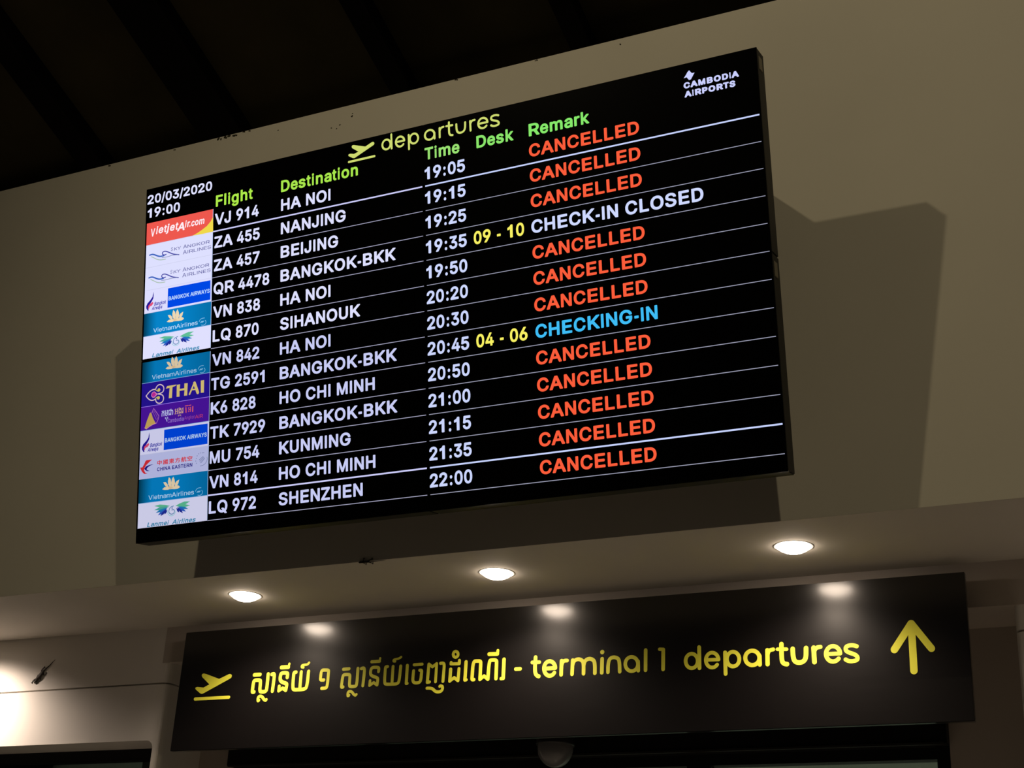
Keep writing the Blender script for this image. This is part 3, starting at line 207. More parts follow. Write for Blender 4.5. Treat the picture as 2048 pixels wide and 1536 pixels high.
ARTWORK = r'''{"sign":[["pictogram","p",0,0,[[-3.8227,2.8716],[-3.8161,2.8728],[-3.8039,2.8694],[-3.7379,2.8468],[-3.6928,2.8636],[-3.6862,2.8642],[-3.6799,2.8603],[-3.6778,2.8547],[-3.6792,2.8493],[-3.6834,2.8456],[-3.8078,2.7917],[-3.8143,2.7901],[-3.8225,2.7928],[-3.8474,2.8097],[-3.8501,2.8138],[-3.8487,2.8176],[-3.8413,2.8196],[-3.8097,2.8153],[-3.7827,2.827],[-3.8224,2.8581],[-3.8261,2.8639],[-3.8257,2.8686]]],["pictogram","s",0.0128,0,[[-3.844,2.7711],[-3.6796,2.7707]]],["k1","s",0.0152,0,[[-3.5684,2.8543],[-3.5417,2.854]]],["k1","s",0.0145,1,[[-3.561,2.786],[-3.5679,2.7855],[-3.5695,2.7902],[-3.5688,2.8179],[-3.567,2.8318],[-3.5551,2.833],[-3.5372,2.8318],[-3.5348,2.8209],[-3.5343,2.7885],[-3.5242,2.7847],[-3.5076,2.785],[-3.5011,2.7916],[-3.5027,2.854]]],["k1","s",0.0119,1,[[-3.5326,2.7524],[-3.535,2.7503],[-3.5379,2.7512],[-3.5386,2.7627],[-3.5312,2.7692],[-3.5198,2.7664],[-3.5088,2.7537],[-3.5009,2.7503],[-3.498,2.7532]]],["k1","s",0.0144,1,[[-3.485,2.852],[-3.4755,2.8542],[-3.4725,2.8455],[-3.4725,2.8317],[-3.4736,2.7854]]],["k1","s",0.0146,1,[[-3.4108,2.8362],[-3.4099,2.85],[-3.4159,2.8546],[-3.4398,2.8554],[-3.4437,2.8456],[-3.4438,2.8271],[-3.4313,2.8181],[-3.4123,2.8126],[-3.4088,2.807],[-3.4115,2.7858]]],["k1","s",0.0129,0,[[-3.4115,2.7858],[-3.4273,2.795],[-3.444,2.7851],[-3.4439,2.8029]]],["k1","s",0.0157,0,[[-3.4431,2.8772],[-3.4106,2.8768]]],["k1","s",0.0105,0,[[-3.4098,2.8777],[-3.4076,2.8891]]],["k1","s",0.0142,1,[[-3.3722,2.8545],[-3.3809,2.8543],[-3.3819,2.8455],[-3.3802,2.7919],[-3.3721,2.7858],[-3.3508,2.7857],[-3.3238,2.7859],[-3.3141,2.7948],[-3.3139,2.8545]]],["k1","s",0.0138,0,[[-3.3477,2.8541],[-3.3463,2.7858]]],["k1","s",0.0101,1,[[-3.3399,2.8716],[-3.3482,2.8728],[-3.3482,2.8797],[-3.3393,2.8815],[-3.323,2.8814],[-3.3158,2.8887]]],["k2","s",0.013,1,[[-3.24,2.8174],[-3.2548,2.8177],[-3.2561,2.828],[-3.2549,2.8561],[-3.2406,2.8561],[-3.2218,2.8548],[-3.2215,2.8444],[-3.2209,2.79],[-3.2288,2.7852],[-3.2457,2.7852]]],["k3","s",0.0125,0,[[-3.1551,2.8545],[-3.1295,2.855]]],["k3","s",0.0127,1,[[-3.1492,2.7858],[-3.1565,2.7854],[-3.1568,2.7929],[-3.1551,2.8274],[-3.1505,2.8336],[-3.1373,2.8335],[-3.124,2.8323],[-3.1223,2.8212],[-3.1222,2.7883],[-3.1128,2.7856],[-3.0937,2.7854],[-3.0884,2.7926],[-3.09,2.8544]]],["k3","s",0.0107,1,[[-3.1189,2.7531],[-3.1221,2.7503],[-3.1252,2.7519],[-3.1254,2.7646],[-3.118,2.7687],[-3.1081,2.766],[-3.0973,2.7544],[-3.09,2.751],[-3.0866,2.7546]]],["k3","s",0.0127,1,[[-3.0747,2.8529],[-3.0646,2.8554],[-3.06,2.848],[-3.0598,2.83],[-3.0612,2.7868]]],["k3","s",0.0122,1,[[-2.997,2.8372],[-2.9963,2.8505],[-3.0039,2.8542],[-3.0264,2.8548],[-3.0321,2.8465],[-3.0324,2.8286],[-3.023,2.8214],[-3.0016,2.8143],[-2.9968,2.8089],[-2.9986,2.7867]]],["k3","s",0.0112,0,[[-2.9985,2.786],[-3.0145,2.7964],[-3.0315,2.7861],[-3.0313,2.8044]]],["k3","s",0.0121,0,[[-3.0312,2.8767],[-2.9966,2.8766]]],["k3","s",0.0091,0,[[-2.9962,2.8775],[-2.9948,2.8879]]],["k3","s",0.0119,1,[[-2.9591,2.8541],[-2.9681,2.8538],[-2.9684,2.8446],[-2.967,2.7911],[-2.9586,2.787],[-2.933,2.7862],[-2.911,2.7861],[-2.903,2.7953],[-2.9019,2.8532]]],["k3","s",0.0118,0,[[-2.9351,2.8535],[-2.9339,2.7865]]],["k3","s",0.0087,1,[[-2.9275,2.8721],[-2.9352,2.8726],[-2.9352,2.8785],[-2.9282,2.8804],[-2.913,2.8818],[-2.903,2.8875]]],["k3","s",0.0121,0,[[-2.8732,2.854],[-2.8722,2.7864]]],["k3","s",0.0111,0,[[-2.8722,2.7857],[-2.8675,2.7859]]],["k3","s",0.0115,0,[[-2.8438,2.8549],[-2.8097,2.855]]],["k3","s",0.0117,1,[[-2.8179,2.8329],[-2.81,2.8324],[-2.8095,2.8229],[-2.8106,2.7907],[-2.8202,2.7856],[-2.837,2.7859],[-2.8443,2.7938],[-2.8452,2.8071],[-2.8443,2.8323]]],["k3","s",0.0119,0,[[-2.7729,2.7866],[-2.782,2.7856],[-2.7817,2.7922],[-2.7806,2.8537]]],["k3","s",0.011,0,[[-2.7806,2.8537],[-2.7642,2.8428],[-2.7477,2.854],[-2.7472,2.7861]]],["k3","s",0.0116,1,[[-2.7311,2.8542],[-2.7188,2.8549],[-2.7149,2.8471],[-2.7151,2.8281],[-2.7159,2.786]]],["k3","s",0.0113,1,[[-2.7815,2.7638],[-2.7685,2.7636],[-2.7567,2.7604],[-2.746,2.7505],[-2.7342,2.7471],[-2.7196,2.7493],[-2.7147,2.7599],[-2.717,2.7679],[-2.7246,2.7702],[-2.7277,2.768]]],["k3","s",0.0113,0,[[-2.6594,2.8838],[-2.6605,2.8882],[-2.663,2.8919],[-2.6665,2.8945],[-2.6705,2.8956],[-2.6743,2.895],[-2.6775,2.8928],[-2.6794,2.8893],[-2.6799,2.885],[-2.6788,2.8807],[-2.6763,2.8769],[-2.6728,2.8743],[-2.6688,2.8732],[-2.665,2.8739],[-2.6619,2.8761],[-2.6599,2.8796],[-2.6594,2.8838]]],["k3","s",0.0116,0,[[-2.6865,2.8546],[-2.6868,2.8494],[-2.652,2.8483],[-2.652,2.8607]]],["k3","s",0.0128,0,[[-2.6866,2.8295],[-2.6869,2.7856]]],["k3","s",0.0118,0,[[-2.6869,2.7856],[-2.6695,2.7973],[-2.6528,2.7857],[-2.6518,2.83]]],["k3","s",0.013,0,[[-2.6238,2.8538],[-2.624,2.7867]]],["k3","s",0.0117,0,[[-2.6239,2.786],[-2.6183,2.7869]]],["k3","s",0.0132,1,[[-2.5871,2.7859],[-2.5951,2.786],[-2.5949,2.7989],[-2.5943,2.8539],[-2.5768,2.8546],[-2.563,2.8529],[-2.5622,2.8405],[-2.5618,2.7858]]],["k3","s",0.0128,0,[[-2.5618,2.7858],[-2.5457,2.7971],[-2.5293,2.7848]]],["k3","s",0.0134,1,[[-2.5293,2.7848],[-2.5281,2.8531],[-2.5157,2.8547],[-2.498,2.8531],[-2.4972,2.8398],[-2.4963,2.7853]]],["k3","s",0.0147,0,[[-2.5296,2.8771],[-2.4962,2.8761]]],["k3","s",0.0114,0,[[-2.495,2.8765],[-2.4947,2.8885]]],["k3","s",0.0139,0,[[-2.4675,2.854],[-2.467,2.785]]],["k3","s",0.0121,0,[[-2.4669,2.7843],[-2.4756,2.784]]],["l","s",0.0132,0,[[-2.4179,2.8159],[-2.4002,2.8157]]],["l:t1","s",0.0143,1,[[-2.3406,2.8546],[-2.3409,2.8111],[-2.3383,2.795],[-2.3306,2.7867],[-2.3243,2.7846]]],["l:t1","s",0.0131,0,[[-2.3528,2.8366],[-2.3244,2.8357]]],["l:e1","s",0.0141,0,[[-2.3037,2.8112],[-2.2613,2.8112]]],["l:e1","s",0.0144,0,[[-2.2601,2.8117],[-2.2619,2.8193],[-2.2656,2.8262],[-2.2706,2.8318],[-2.2767,2.8355],[-2.2833,2.8372],[-2.2898,2.8365],[-2.2957,2.8336],[-2.3005,2.8287],[-2.3037,2.8223],[-2.3051,2.8149],[-2.3045,2.8071],[-2.302,2.7996],[-2.2979,2.7931],[-2.2924,2.7881],[-2.2861,2.785],[-2.2795,2.7841],[-2.2732,2.7855],[-2.2676,2.7891],[-2.2633,2.7945]]],["l:r1","s",0.0144,0,[[-2.2365,2.8358],[-2.2364,2.7862]]],["l:r1","s",0.0137,1,[[-2.2358,2.8195],[-2.2316,2.8334],[-2.2231,2.8361],[-2.2151,2.8356]]],["l:m1","s",0.0139,0,[[-2.1932,2.8356],[-2.1939,2.7854]]],["l:m1","s",0.014,1,[[-2.1932,2.8172],[-2.1887,2.8328],[-2.1718,2.8397],[-2.1536,2.8317],[-2.1498,2.8148],[-2.1495,2.7852]]],["l:m1","s",0.0139,1,[[-2.1498,2.8148],[-2.146,2.8313],[-2.1293,2.8391],[-2.1103,2.831],[-2.1065,2.8125],[-2.106,2.7847]]],["l:i1","s",0.0141,0,[[-2.0795,2.834],[-2.0795,2.785]]],["l:i1","s",0.016,0,[[-2.0798,2.8586],[-2.0797,2.8583]]],["l:n1","s",0.0133,1,[[-2.056,2.7852],[-2.0564,2.8132],[-2.0513,2.8338],[-2.0347,2.8384],[-2.017,2.8318],[-2.0129,2.8143],[-2.0116,2.7849]]],["l:a1","s",0.0131,0,[[-1.9436,2.8082],[-1.9443,2.8141],[-1.9463,2.8197],[-1.9494,2.8247],[-1.9535,2.829],[-1.9584,2.8322],[-1.9637,2.8341],[-1.9693,2.8348],[-1.9747,2.8341],[-1.9798,2.8321],[-1.9841,2.8288],[-1.9876,2.8245],[-1.99,2.8194],[-1.9912,2.8138],[-1.991,2.8079],[-1.9896,2.8022],[-1.987,2.7968],[-1.9834,2.7921],[-1.9788,2.7884],[-1.9737,2.7858],[-1.9682,2.7845],[-1.9627,2.7846],[-1.9575,2.786],[-1.9528,2.7886],[-1.9488,2.7924],[-1.9459,2.7971],[-1.9441,2.8025],[-1.9436,2.8082]]],["l:a1","s",0.0132,0,[[-1.9432,2.8173],[-1.9421,2.785]]],["l:l1","s",0.0131,0,[[-1.9156,2.8557],[-1.915,2.7849]]],["l:d1","s",0.012,0,[[-1.8638,2.8558],[-1.8503,2.8546]]],["l:d1","s",0.0131,0,[[-1.8503,2.854],[-1.8502,2.7846]]],["l:d2","s",0.0128,0,[[-1.7244,2.8067],[-1.725,2.8125],[-1.7267,2.8181],[-1.7295,2.8231],[-1.7332,2.8273],[-1.7376,2.8305],[-1.7425,2.8325],[-1.7476,2.8331],[-1.7526,2.8324],[-1.7573,2.8303],[-1.7614,2.8271],[-1.7647,2.8228],[-1.7669,2.8177],[-1.7681,2.8121],[-1.7681,2.8063],[-1.7668,2.8005],[-1.7645,2.7952],[-1.7612,2.7906],[-1.7571,2.7869],[-1.7525,2.7843],[-1.7475,2.7831],[-1.7424,2.7831],[-1.7375,2.7845],[-1.7331,2.7872],[-1.7295,2.791],[-1.7267,2.7957],[-1.725,2.801],[-1.7244,2.8067]]],["l:d2","s",0.0132,0,[[-1.7193,2.8544],[-1.718,2.7816]]],["l:e2","s",0.012,0,[[-1.6952,2.8087],[-1.6502,2.8076]]],["l:e2","s",0.0127,0,[[-1.6499,2.8078],[-1.6514,2.8152],[-1.6546,2.8219],[-1.6594,2.8273],[-1.6653,2.831],[-1.6718,2.8326],[-1.6783,2.8321],[-1.6844,2.8295],[-1.6895,2.8249],[-1.6931,2.8189],[-1.695,2.8118],[-1.695,2.8043],[-1.6931,2.7971],[-1.6894,2.7906],[-1.6844,2.7856],[-1.6783,2.7823],[-1.6718,2.7812],[-1.6653,2.7821],[-1.6594,2.7852],[-1.6547,2.7901]]],["l:p2","s",0.0133,0,[[-1.6262,2.8307],[-1.625,2.757]]],["l:p2","s",0.0132,0,[[-1.5762,2.8048],[-1.5767,2.8106],[-1.5784,2.8162],[-1.5812,2.8212],[-1.5848,2.8254],[-1.5892,2.8286],[-1.5941,2.8306],[-1.5993,2.8312],[-1.6043,2.8305],[-1.6091,2.8285],[-1.6132,2.8252],[-1.6166,2.8209],[-1.6189,2.8158],[-1.6201,2.8102],[-1.6202,2.8044],[-1.619,2.7986],[-1.6168,2.7933],[-1.6135,2.7887],[-1.6094,2.785],[-1.6047,2.7824],[-1.5997,2.7811],[-1.5946,2.7812],[-1.5897,2.7826],[-1.5852,2.7852],[-1.5815,2.789],[-1.5786,2.7937],[-1.5768,2.7991],[-1.5762,2.8048]]],["l:a2","s",0.0141,0,[[-1.5056,2.805],[-1.5062,2.8107],[-1.5081,2.8162],[-1.5112,2.8211],[-1.5153,2.8253],[-1.5203,2.8285],[-1.5258,2.8304],[-1.5315,2.8311],[-1.5373,2.8304],[-1.5426,2.8285],[-1.5473,2.8253],[-1.5511,2.8211],[-1.5538,2.8162],[-1.5552,2.8107],[-1.5552,2.8049],[-1.554,2.7993],[-1.5514,2.794],[-1.5478,2.7895],[-1.5432,2.7858],[-1.5379,2.7832],[-1.5322,2.7819],[-1.5264,2.782],[-1.5209,2.7833],[-1.5159,2.7859],[-1.5116,2.7895],[-1.5084,2.7941],[-1.5064,2.7994],[-1.5056,2.805]]],["l:a2","s",0.0142,0,[[-1.5053,2.8116],[-1.5046,2.7821]]],["l:r2","s",0.0148,0,[[-1.4779,2.8295],[-1.4779,2.7819]]],["l:r2","s",0.0134,1,[[-1.4778,2.8134],[-1.472,2.8288],[-1.4576,2.8311]]],["l:t2","s",0.0154,1,[[-1.4289,2.8474],[-1.4291,2.7994],[-1.4268,2.7861],[-1.4194,2.7799],[-1.4111,2.7786]]],["l:t2","s",0.0121,0,[[-1.4427,2.8308],[-1.4116,2.8289]]],["l:u2","s",0.0156,1,[[-1.3907,2.8289],[-1.3898,2.8005],[-1.3843,2.7854],[-1.3687,2.7799],[-1.3528,2.7853],[-1.3459,2.798],[-1.345,2.8288]]],["l:r3","s",0.0158,0,[[-1.3194,2.8284],[-1.318,2.7804]]],["l:r3","s",0.0135,1,[[-1.319,2.8144],[-1.3111,2.8287],[-1.2963,2.8298]]],["l:e3","s",0.0131,0,[[-1.2782,2.8047],[-1.231,2.8041]]],["l:e3","s",0.014,0,[[-1.2314,2.805],[-1.2327,2.8124],[-1.2359,2.819],[-1.2407,2.8244],[-1.2467,2.8281],[-1.2534,2.8298],[-1.2602,2.8294],[-1.2666,2.8268],[-1.272,2.8223],[-1.276,2.8162],[-1.2782,2.8092],[-1.2784,2.8017],[-1.2766,2.7945],[-1.2731,2.788],[-1.268,2.783],[-1.2618,2.7797],[-1.255,2.7785],[-1.2482,2.7795],[-1.2421,2.7825],[-1.2369,2.7873]]],["l:s2","s",0.0136,1,[[-1.1756,2.8247],[-1.1848,2.8285],[-1.1977,2.8297],[-1.2116,2.826],[-1.2132,2.8131],[-1.2019,2.8051],[-1.1828,2.7984],[-1.1735,2.789],[-1.1756,2.7786],[-1.1934,2.7756],[-1.2061,2.7779],[-1.2137,2.7832]]],["arrow","s",0.0237,0,[[-0.9951,2.8884],[-0.9949,2.7343]]],["arrow","s",0.0244,0,[[-0.9955,2.8885],[-1.0536,2.8065]]],["arrow","s",0.023,0,[[-0.9948,2.8884],[-0.9357,2.8032]]]],"logos":{"red":[["p","Y",0,0,[[128.1,13.1],[123.3,20.0],[116.5,25.9],[106.9,30.6],[98.7,33.9],[89.7,36.5],[108.5,37.2],[128.7,37.0]]],["t","W","V",[8.8,23.85,17.0,13.2],0.1,1],["t","W","ietjet",[18.7,21.2,62.2,12.6],0.15,1],["t","W","A",[59.8,24.3,74.3,13.3],0.2,1],["t","W","ir",[74.9,21.0,85.0,11.5],0.15,1],["t","W",".com",[83.7,21.2,112.3,11.1],0.15,1]],"wave":[["s",[60,100,190],2.3,1,[[7.3,16.5],[12.3,15.8],[17.4,17.6],[23.2,20.7],[29.0,22.5],[35.4,22.1]]],["s",[70,70,165],1.7,1,[[39.6,20.8],[36.1,21.6],[32.3,19.6],[32.2,16.3],[35.9,15.1],[40.2,16.1],[45.9,19.0],[52.4,22.6],[58.8,24.4],[64.5,25.8]]],["s",[135,145,185],1.0,1,[[31.9,25.0],[41.9,25.5],[51.8,24.4],[63.1,25.7]]],["s",[165,190,165],1.2,1,[[11.0,19.8],[16.9,22.9],[23.4,26.8],[30.6,28.6],[39.1,28.6]]],["t",[105,105,165],"S",[49.1,17.1,52.9,5.7],0.1,0.25],["t",[105,105,165],"KY",[55.1,17.75,68.5,5.0],0.1,0.25],["t",[105,105,165],"A",[72.7,17.6,80.0,6.0],0,0.25],["t",[105,105,165],"NGKOR",[81.1,17.8,123.4,5.0],0,0.25],["t",[105,105,165],"A",[72.6,27.05,80.1,6.3],0,0.25],["t",[105,105,165],"IRLINES",[81.7,26.95,126.1,5.2],0,0.25]],"flame":[["p",[0,72,228],0,0,[[45.1,2.8],[125.6,3.1],[126.0,34.0],[45.0,34.1]]],["t",[190,220,255],"BANGKOK AIRWAYS",[46.8,22.75,124.4,6.4],0,1],["p",[35,20,150],0,0,[[16.8,3.4],[17.8,9.0],[17.3,14.2],[14.5,18.5],[9.8,24.3],[7.5,28.1],[8.9,32.7],[6.8,32.6],[4.1,28.7],[3.7,25.1],[6.0,20.7],[11.5,16.2],[15.6,11.6]]],["p",[225,80,120],0,0,[[16.6,19.7],[17.6,22.6],[14.7,25.7],[10.6,26.8],[9.2,30.7],[7.6,28.7],[8.3,24.6],[12.4,21.7]]],["t",[45,40,175],"Bangkok",[19.3,26.7,42.4,5.9],0.35,1],["t",[45,40,175],"Airways",[15.0,33.4,35.5,5.7],0.35,1]],"lotus":[["p",[228,194,150],0,0,[[52.3,17.4],[59.9,14.7],[69.8,17.5],[67.1,21.1],[55.9,20.5]]],["p",[238,216,178],0,0,[[44.4,19.3],[48.1,16.7],[53.0,16.6],[58.7,19.2],[55.9,21.1],[48.9,20.7]]],["p",[238,216,178],0,0,[[46.1,8.8],[50.7,9.1],[54.3,12.7],[55.8,17.9],[50.9,15.7],[48.0,12.3]]],["p",[238,216,178],0,0,[[56.4,2.2],[59.7,5.3],[61.2,11.4],[60.7,17.8],[55.7,14.1],[54.8,8.1]]],["p",[238,216,178],0,0,[[64.8,2.3],[67.2,7.1],[68.2,13.1],[66.3,18.7],[61.8,17.4],[61.2,10.3],[62.1,5.7]]],["p",[238,216,178],0,0,[[75.9,8.0],[74.4,13.5],[71.5,17.7],[68.1,18.9],[68.6,12.6],[70.9,9.8]]],["p",[238,216,178],0,0,[[77.6,19.6],[73.4,21.6],[66.4,21.5],[60.1,19.6],[66.3,18.4],[71.8,16.0],[76.0,17.3]]],["t",[190,225,255],"VietnamAirlines",[19.5,32.95,103.7,6.7],0,0.12],["s",[140,200,240],0.8,1,[[106.6,29.0],[107.9,26.1],[111.3,24.3],[116.4,24.5]]],["s",[140,200,240],0.8,1,[[117.9,28.5],[119.8,31.1],[118.7,34.4],[114.3,36.0],[110.9,34.9]]],["s",[140,200,240],1.1,0,[[109.4,30.9],[111.4,29.2]]],["s",[140,200,240],1.1,0,[[111.5,30.9],[113.5,29.2]]],["s",[140,200,240],1.1,0,[[113.5,30.9],[115.5,29.2]]]],"wings":[["p",[95,190,150],0,0,[[69.8,9.5],[78.4,9.8],[88.1,9.0],[96.5,5.4],[86.3,4.6],[77.2,6.7]]],["p",[95,190,150],0,0,[[69.8,9.7],[78.1,11.8],[87.6,13.1],[96.8,11.5],[87.2,8.7],[77.8,8.7]]],["p",[30,125,190],0,0,[[74.6,11.1],[80.0,13.8],[86.6,16.1],[93.6,16.3],[87.4,12.8],[80.6,11.5]]],["p",[45,90,195],0,0,[[73.9,11.6],[77.9,15.2],[83.1,18.6],[89.7,20.1],[85.2,15.6],[79.4,13.1]]],["p",[30,45,150],0,0,[[72.9,12.0],[75.2,15.8],[78.7,19.5],[84.1,21.9],[81.7,17.3],[77.3,14.2]]],["p",[30,45,150],0,0,[[71.9,12.7],[72.5,15.4],[73.9,18.3],[77.2,20.4],[76.8,17.2],[74.5,14.7]]],["p",[95,190,150],0,0,[[60.3,8.6],[51.3,6.3],[40.9,4.8],[30.6,6.0],[41.1,9.0],[51.5,9.3]]],["p",[75,170,160],0,0,[[59.0,9.5],[50.2,8.8],[40.2,9.1],[31.1,12.3],[41.6,13.5],[51.2,11.9]]],["p",[30,125,190],0,0,[[56.3,10.9],[48.9,11.4],[40.8,12.9],[33.9,16.7],[42.7,16.5],[50.3,13.9]]],["p",[45,90,195],0,0,[[55.0,12.2],[49.0,13.6],[42.7,16.2],[38.3,20.9],[45.6,19.4],[51.0,15.9]]],["p",[30,45,150],0,0,[[54.7,12.7],[50.1,14.7],[45.6,17.7],[43.2,22.5],[48.9,20.4],[52.4,16.5]]],["p",[30,45,150],0,0,[[55.7,13.9],[53.1,15.3],[50.8,17.4],[50.5,20.6],[53.8,19.1],[55.2,16.5]]],["s",[85,135,180],1.2,1,[[67.1,9.6],[61.7,10.6],[58.8,14.7],[58.9,19.1],[62.7,21.7],[67.4,21.3],[69.7,18.0],[68.3,15.1],[64.2,15.3]]],["s",[150,212,222],1.0,1,[[56.1,15.6],[57.3,21.2],[62.8,24.6],[68.9,23.1],[72.0,17.1]]],["s",[40,60,160],2.0,0,[[64.8,12.6],[64.9,12.6]]],["t",[55,140,182],"Lanmei  Airlines",[19.0,36.85,108.7,6.7],0.25,1]],"orchid":[["s",[232,205,212],1.7,1,[[8.7,20.0],[14.8,13.9],[21.7,11.4],[26.6,12.1],[27.9,8.2],[32.0,5.3],[36.9,5.7],[41.9,9.5],[42.4,14.8],[40.1,18.5],[33.9,19.6],[31.1,19.8]]],["s",[232,205,212],1.7,1,[[8.7,20.0],[12.4,24.5],[18.1,28.4],[23.7,28.6],[27.5,26.5],[27.2,29.9],[30.2,33.7],[35.1,35.2],[40.6,33.4],[42.8,28.5],[40.9,23.1],[36.7,21.2],[31.1,19.8]]],["s",[215,200,105],5.6,0,[[33.0,13.8],[33.0,13.8]]],["s",[215,200,105],5.6,0,[[32.5,26.0],[32.6,26.1]]],["s",[215,200,105],1.4,1,[[33.0,15.8],[29.5,15.0],[26.6,12.4]]],["s",[215,200,105],1.4,1,[[32.6,24.3],[29.2,25.0],[27.1,26.5]]],["s",[240,150,200],9.8,0,[[23.8,20.0],[23.8,20.0]]],["p",[240,150,200],0,0,[[24.7,16.1],[31.8,19.9],[25.7,24.3]]],["s",[200,45,160],7.5,0,[[23.8,20.0],[23.8,20.0]]],["p",[200,45,160],0,0,[[24.7,17.3],[29.3,19.8],[25.6,23.1]]],["p",[226,202,125],0,0,[[49.2,10.1],[67.1,10.1],[65.1,11.8],[59.4,13.3],[58.8,29.8],[52.9,29.6],[54.0,13.5],[46.9,13.8]]],["p",[226,202,125],0,0,[[67.5,10.7],[73.7,10.7],[73.2,17.8],[81.7,17.8],[81.7,10.4],[87.9,10.8],[87.5,29.8],[81.7,29.5],[82.2,20.8],[72.9,20.9],[73.2,29.7],[67.7,29.4]]],["s",[226,202,125],2.8,0,[[100.5,11.8],[91.9,28.5]]],["s",[226,202,125],5.0,0,[[100.7,12.4],[107.2,28.0]]],["s",[226,202,125],2.0,0,[[95.9,22.2],[103.3,22.4]]],["p",[226,202,125],0,0,[[112.5,10.3],[118.7,10.4],[118.7,29.6],[113.0,29.3]]]],"shell":[["s",[170,100,190],1.3,0,[[20.6,10.9],[23.8,4.4],[29.3,10.8],[34.2,17.2],[32.8,22.7],[29.9,28.0]]],["s",[150,85,180],0.9,0,[[22.2,8.8],[26.0,16.1],[29.7,22.3]]],["s",[150,85,180],0.8,0,[[24.3,7.9],[29.4,15.4],[32.4,21.5]]],["p",[205,170,92],0,0,[[18.8,9.8],[21.0,13.2],[22.6,18.0],[24.8,21.7],[28.5,27.8],[21.6,29.2],[14.7,31.8],[10.6,34.4],[8.1,32.7],[9.7,27.8],[12.2,21.2],[14.8,15.8],[16.7,11.0]]],["s",[220,160,160],1.1,0,[[29.2,27.9],[21.6,29.8],[15.4,32.4],[11.3,34.7],[8.1,32.7]]],["t",[200,205,250],"\u1780\u1798\u1787",[39.8,18.8,57.9,8.6],0,0.45],["s",[200,205,250],1.4,1,[[57.7,12.2],[60.0,11.4],[61.0,13.8],[60.6,18.4]]],["t",[200,205,250],"\u1796",[46.7,24.1,52.2,3.4],0,0],["s",[200,205,250],1.3,0,[[49.8,24.0],[50.0,27.4]]],["t",[210,165,150],"\u17a2\u1784\u179a",[64.7,18.75,81.1,8.5],0,0.45],["t",[210,165,150],"\u1782",[71.4,22.8,76.8,2.6],0,0],["t",[232,95,112],"\u17a2",[90.0,18.4,95.4,7.4],0,0.45],["s",[232,95,112],1.9,0,[[86.2,18.4],[85.7,11.3]]],["s",[232,95,112],1.9,0,[[98.5,18.8],[98.6,11.3]]],["s",[232,95,112],1.4,0,[[84.6,8.6],[89.7,8.4]]],["s",[232,95,112],1.4,0,[[91.4,8.8],[95.1,8.6]]],["t",[170,130,222],"Cambodia",[52.6,30.7,82.5,6.1],0,0],["t",[160,75,175],"Angkor",[83.5,29.7,103.1,5.4],0,0],["t",[205,65,112],"AIR",[103.5,30.55,118.1,5.5],0,0]],"swallow":[["p",[215,45,55],0,0,[[1.4,18.9],[5.6,18.8],[8.6,14.7],[11.2,9.9],[13.2,8.6],[23.6,8.8],[18.9,11.9],[12.8,16.3],[10.1,19.9],[8.9,23.7],[11.5,27.6],[15.7,29.5],[9.8,29.5],[5.5,26.1],[2.9,21.9]]],["p",[30,20,130],0,0,[[26.8,16.6],[20.5,17.7],[15.7,20.0],[13.8,22.6],[15.5,24.5],[20.1,26.0],[15.2,25.8],[11.3,23.7],[9.6,21.3],[12.2,18.4],[19.0,16.5]]],["t",[220,60,75],"\u4e2d\u570b\u6771\u65b9\u822a\u7a7a",[33.7,18.85,99.0,7.2],0,0.65],["t",[45,40,142],"CHINA EASTERN",[33.8,28.0,99.3,5.6],0,1],["s",[115,125,172],0.7,1,[[125.9,16.8],[126.5,20.7],[124.1,25.4],[119.9,28.2],[113.9,28.9]]],["s",[115,125,172],1.0,0,[[112.0,19.6],[118.9,15.2]]],["s",[115,125,172],1.0,0,[[113.4,22.0],[120.4,16.7]]],["s",[115,125,172],1.0,0,[[114.8,24.4],[121.9,18.3]]],["s",[115,125,172],1.4,0,[[107.1,24.0],[107.1,24.0]]],["s",[115,125,172],1.4,0,[[106.0,20.6],[106.0,20.6]]],["s",[115,125,172],1.4,0,[[106.9,16.8],[106.9,16.8]]],["s",[115,125,172],1.4,0,[[108.5,13.1],[108.5,13.2]]],["s",[115,125,172],1.4,0,[[111.4,10.4],[111.5,10.5]]],["s",[115,125,172],1.4,0,[[115.1,9.5],[115.1,9.5]]],["s",[115,125,172],1.4,0,[[118.7,9.7],[118.8,9.7]]],["s",[115,125,172],1.3,0,[[120.7,9.7],[120.8,9.8]]]],"operator":[["p","T",0,0,[[906.7,11.2],[910.2,16.1],[914.1,16.1],[911.6,19.8],[908.6,24.5],[905.8,25.1],[902.8,20.3],[898.5,20.8],[901.4,17.4],[904.4,13.0]]],["t","T","CAMBODiA",[897.8,36.1,974.2,8.7],0,2],["t","T","AiRPORTS",[898.3,48.75,968.6,8.8],0,2]],"plane":[["p","T",0,0,[[382.4,6.3],[384.1,6.2],[404.3,12.9],[416.0,8.2],[417.9,8.3],[419.5,9.6],[419.8,11.8],[418.7,13.4],[385.7,27.2],[382.8,26.6],[375.6,22.0],[374.9,20.1],[376.3,18.9],[379.0,18.9],[384.9,20.5],[392.5,18.5],[381.6,10.5],[380.8,8.3],[381.4,6.8]]],["s","T",3.4,0,[[376.0,31.4],[419.8,31.3]]]]}}'''
GL = json.loads(GLYPHS)
ADV = dict(zip('ABCDEFGHIJKLMNOPQRSTUVWXYZ', (722, 722, 722, 722, 667, 611, 778, 722, 278, 556, 722, 611, 833, 722, 778, 667, 778, 722, 667, 611, 722, 667, 944, 667, 667, 611)))
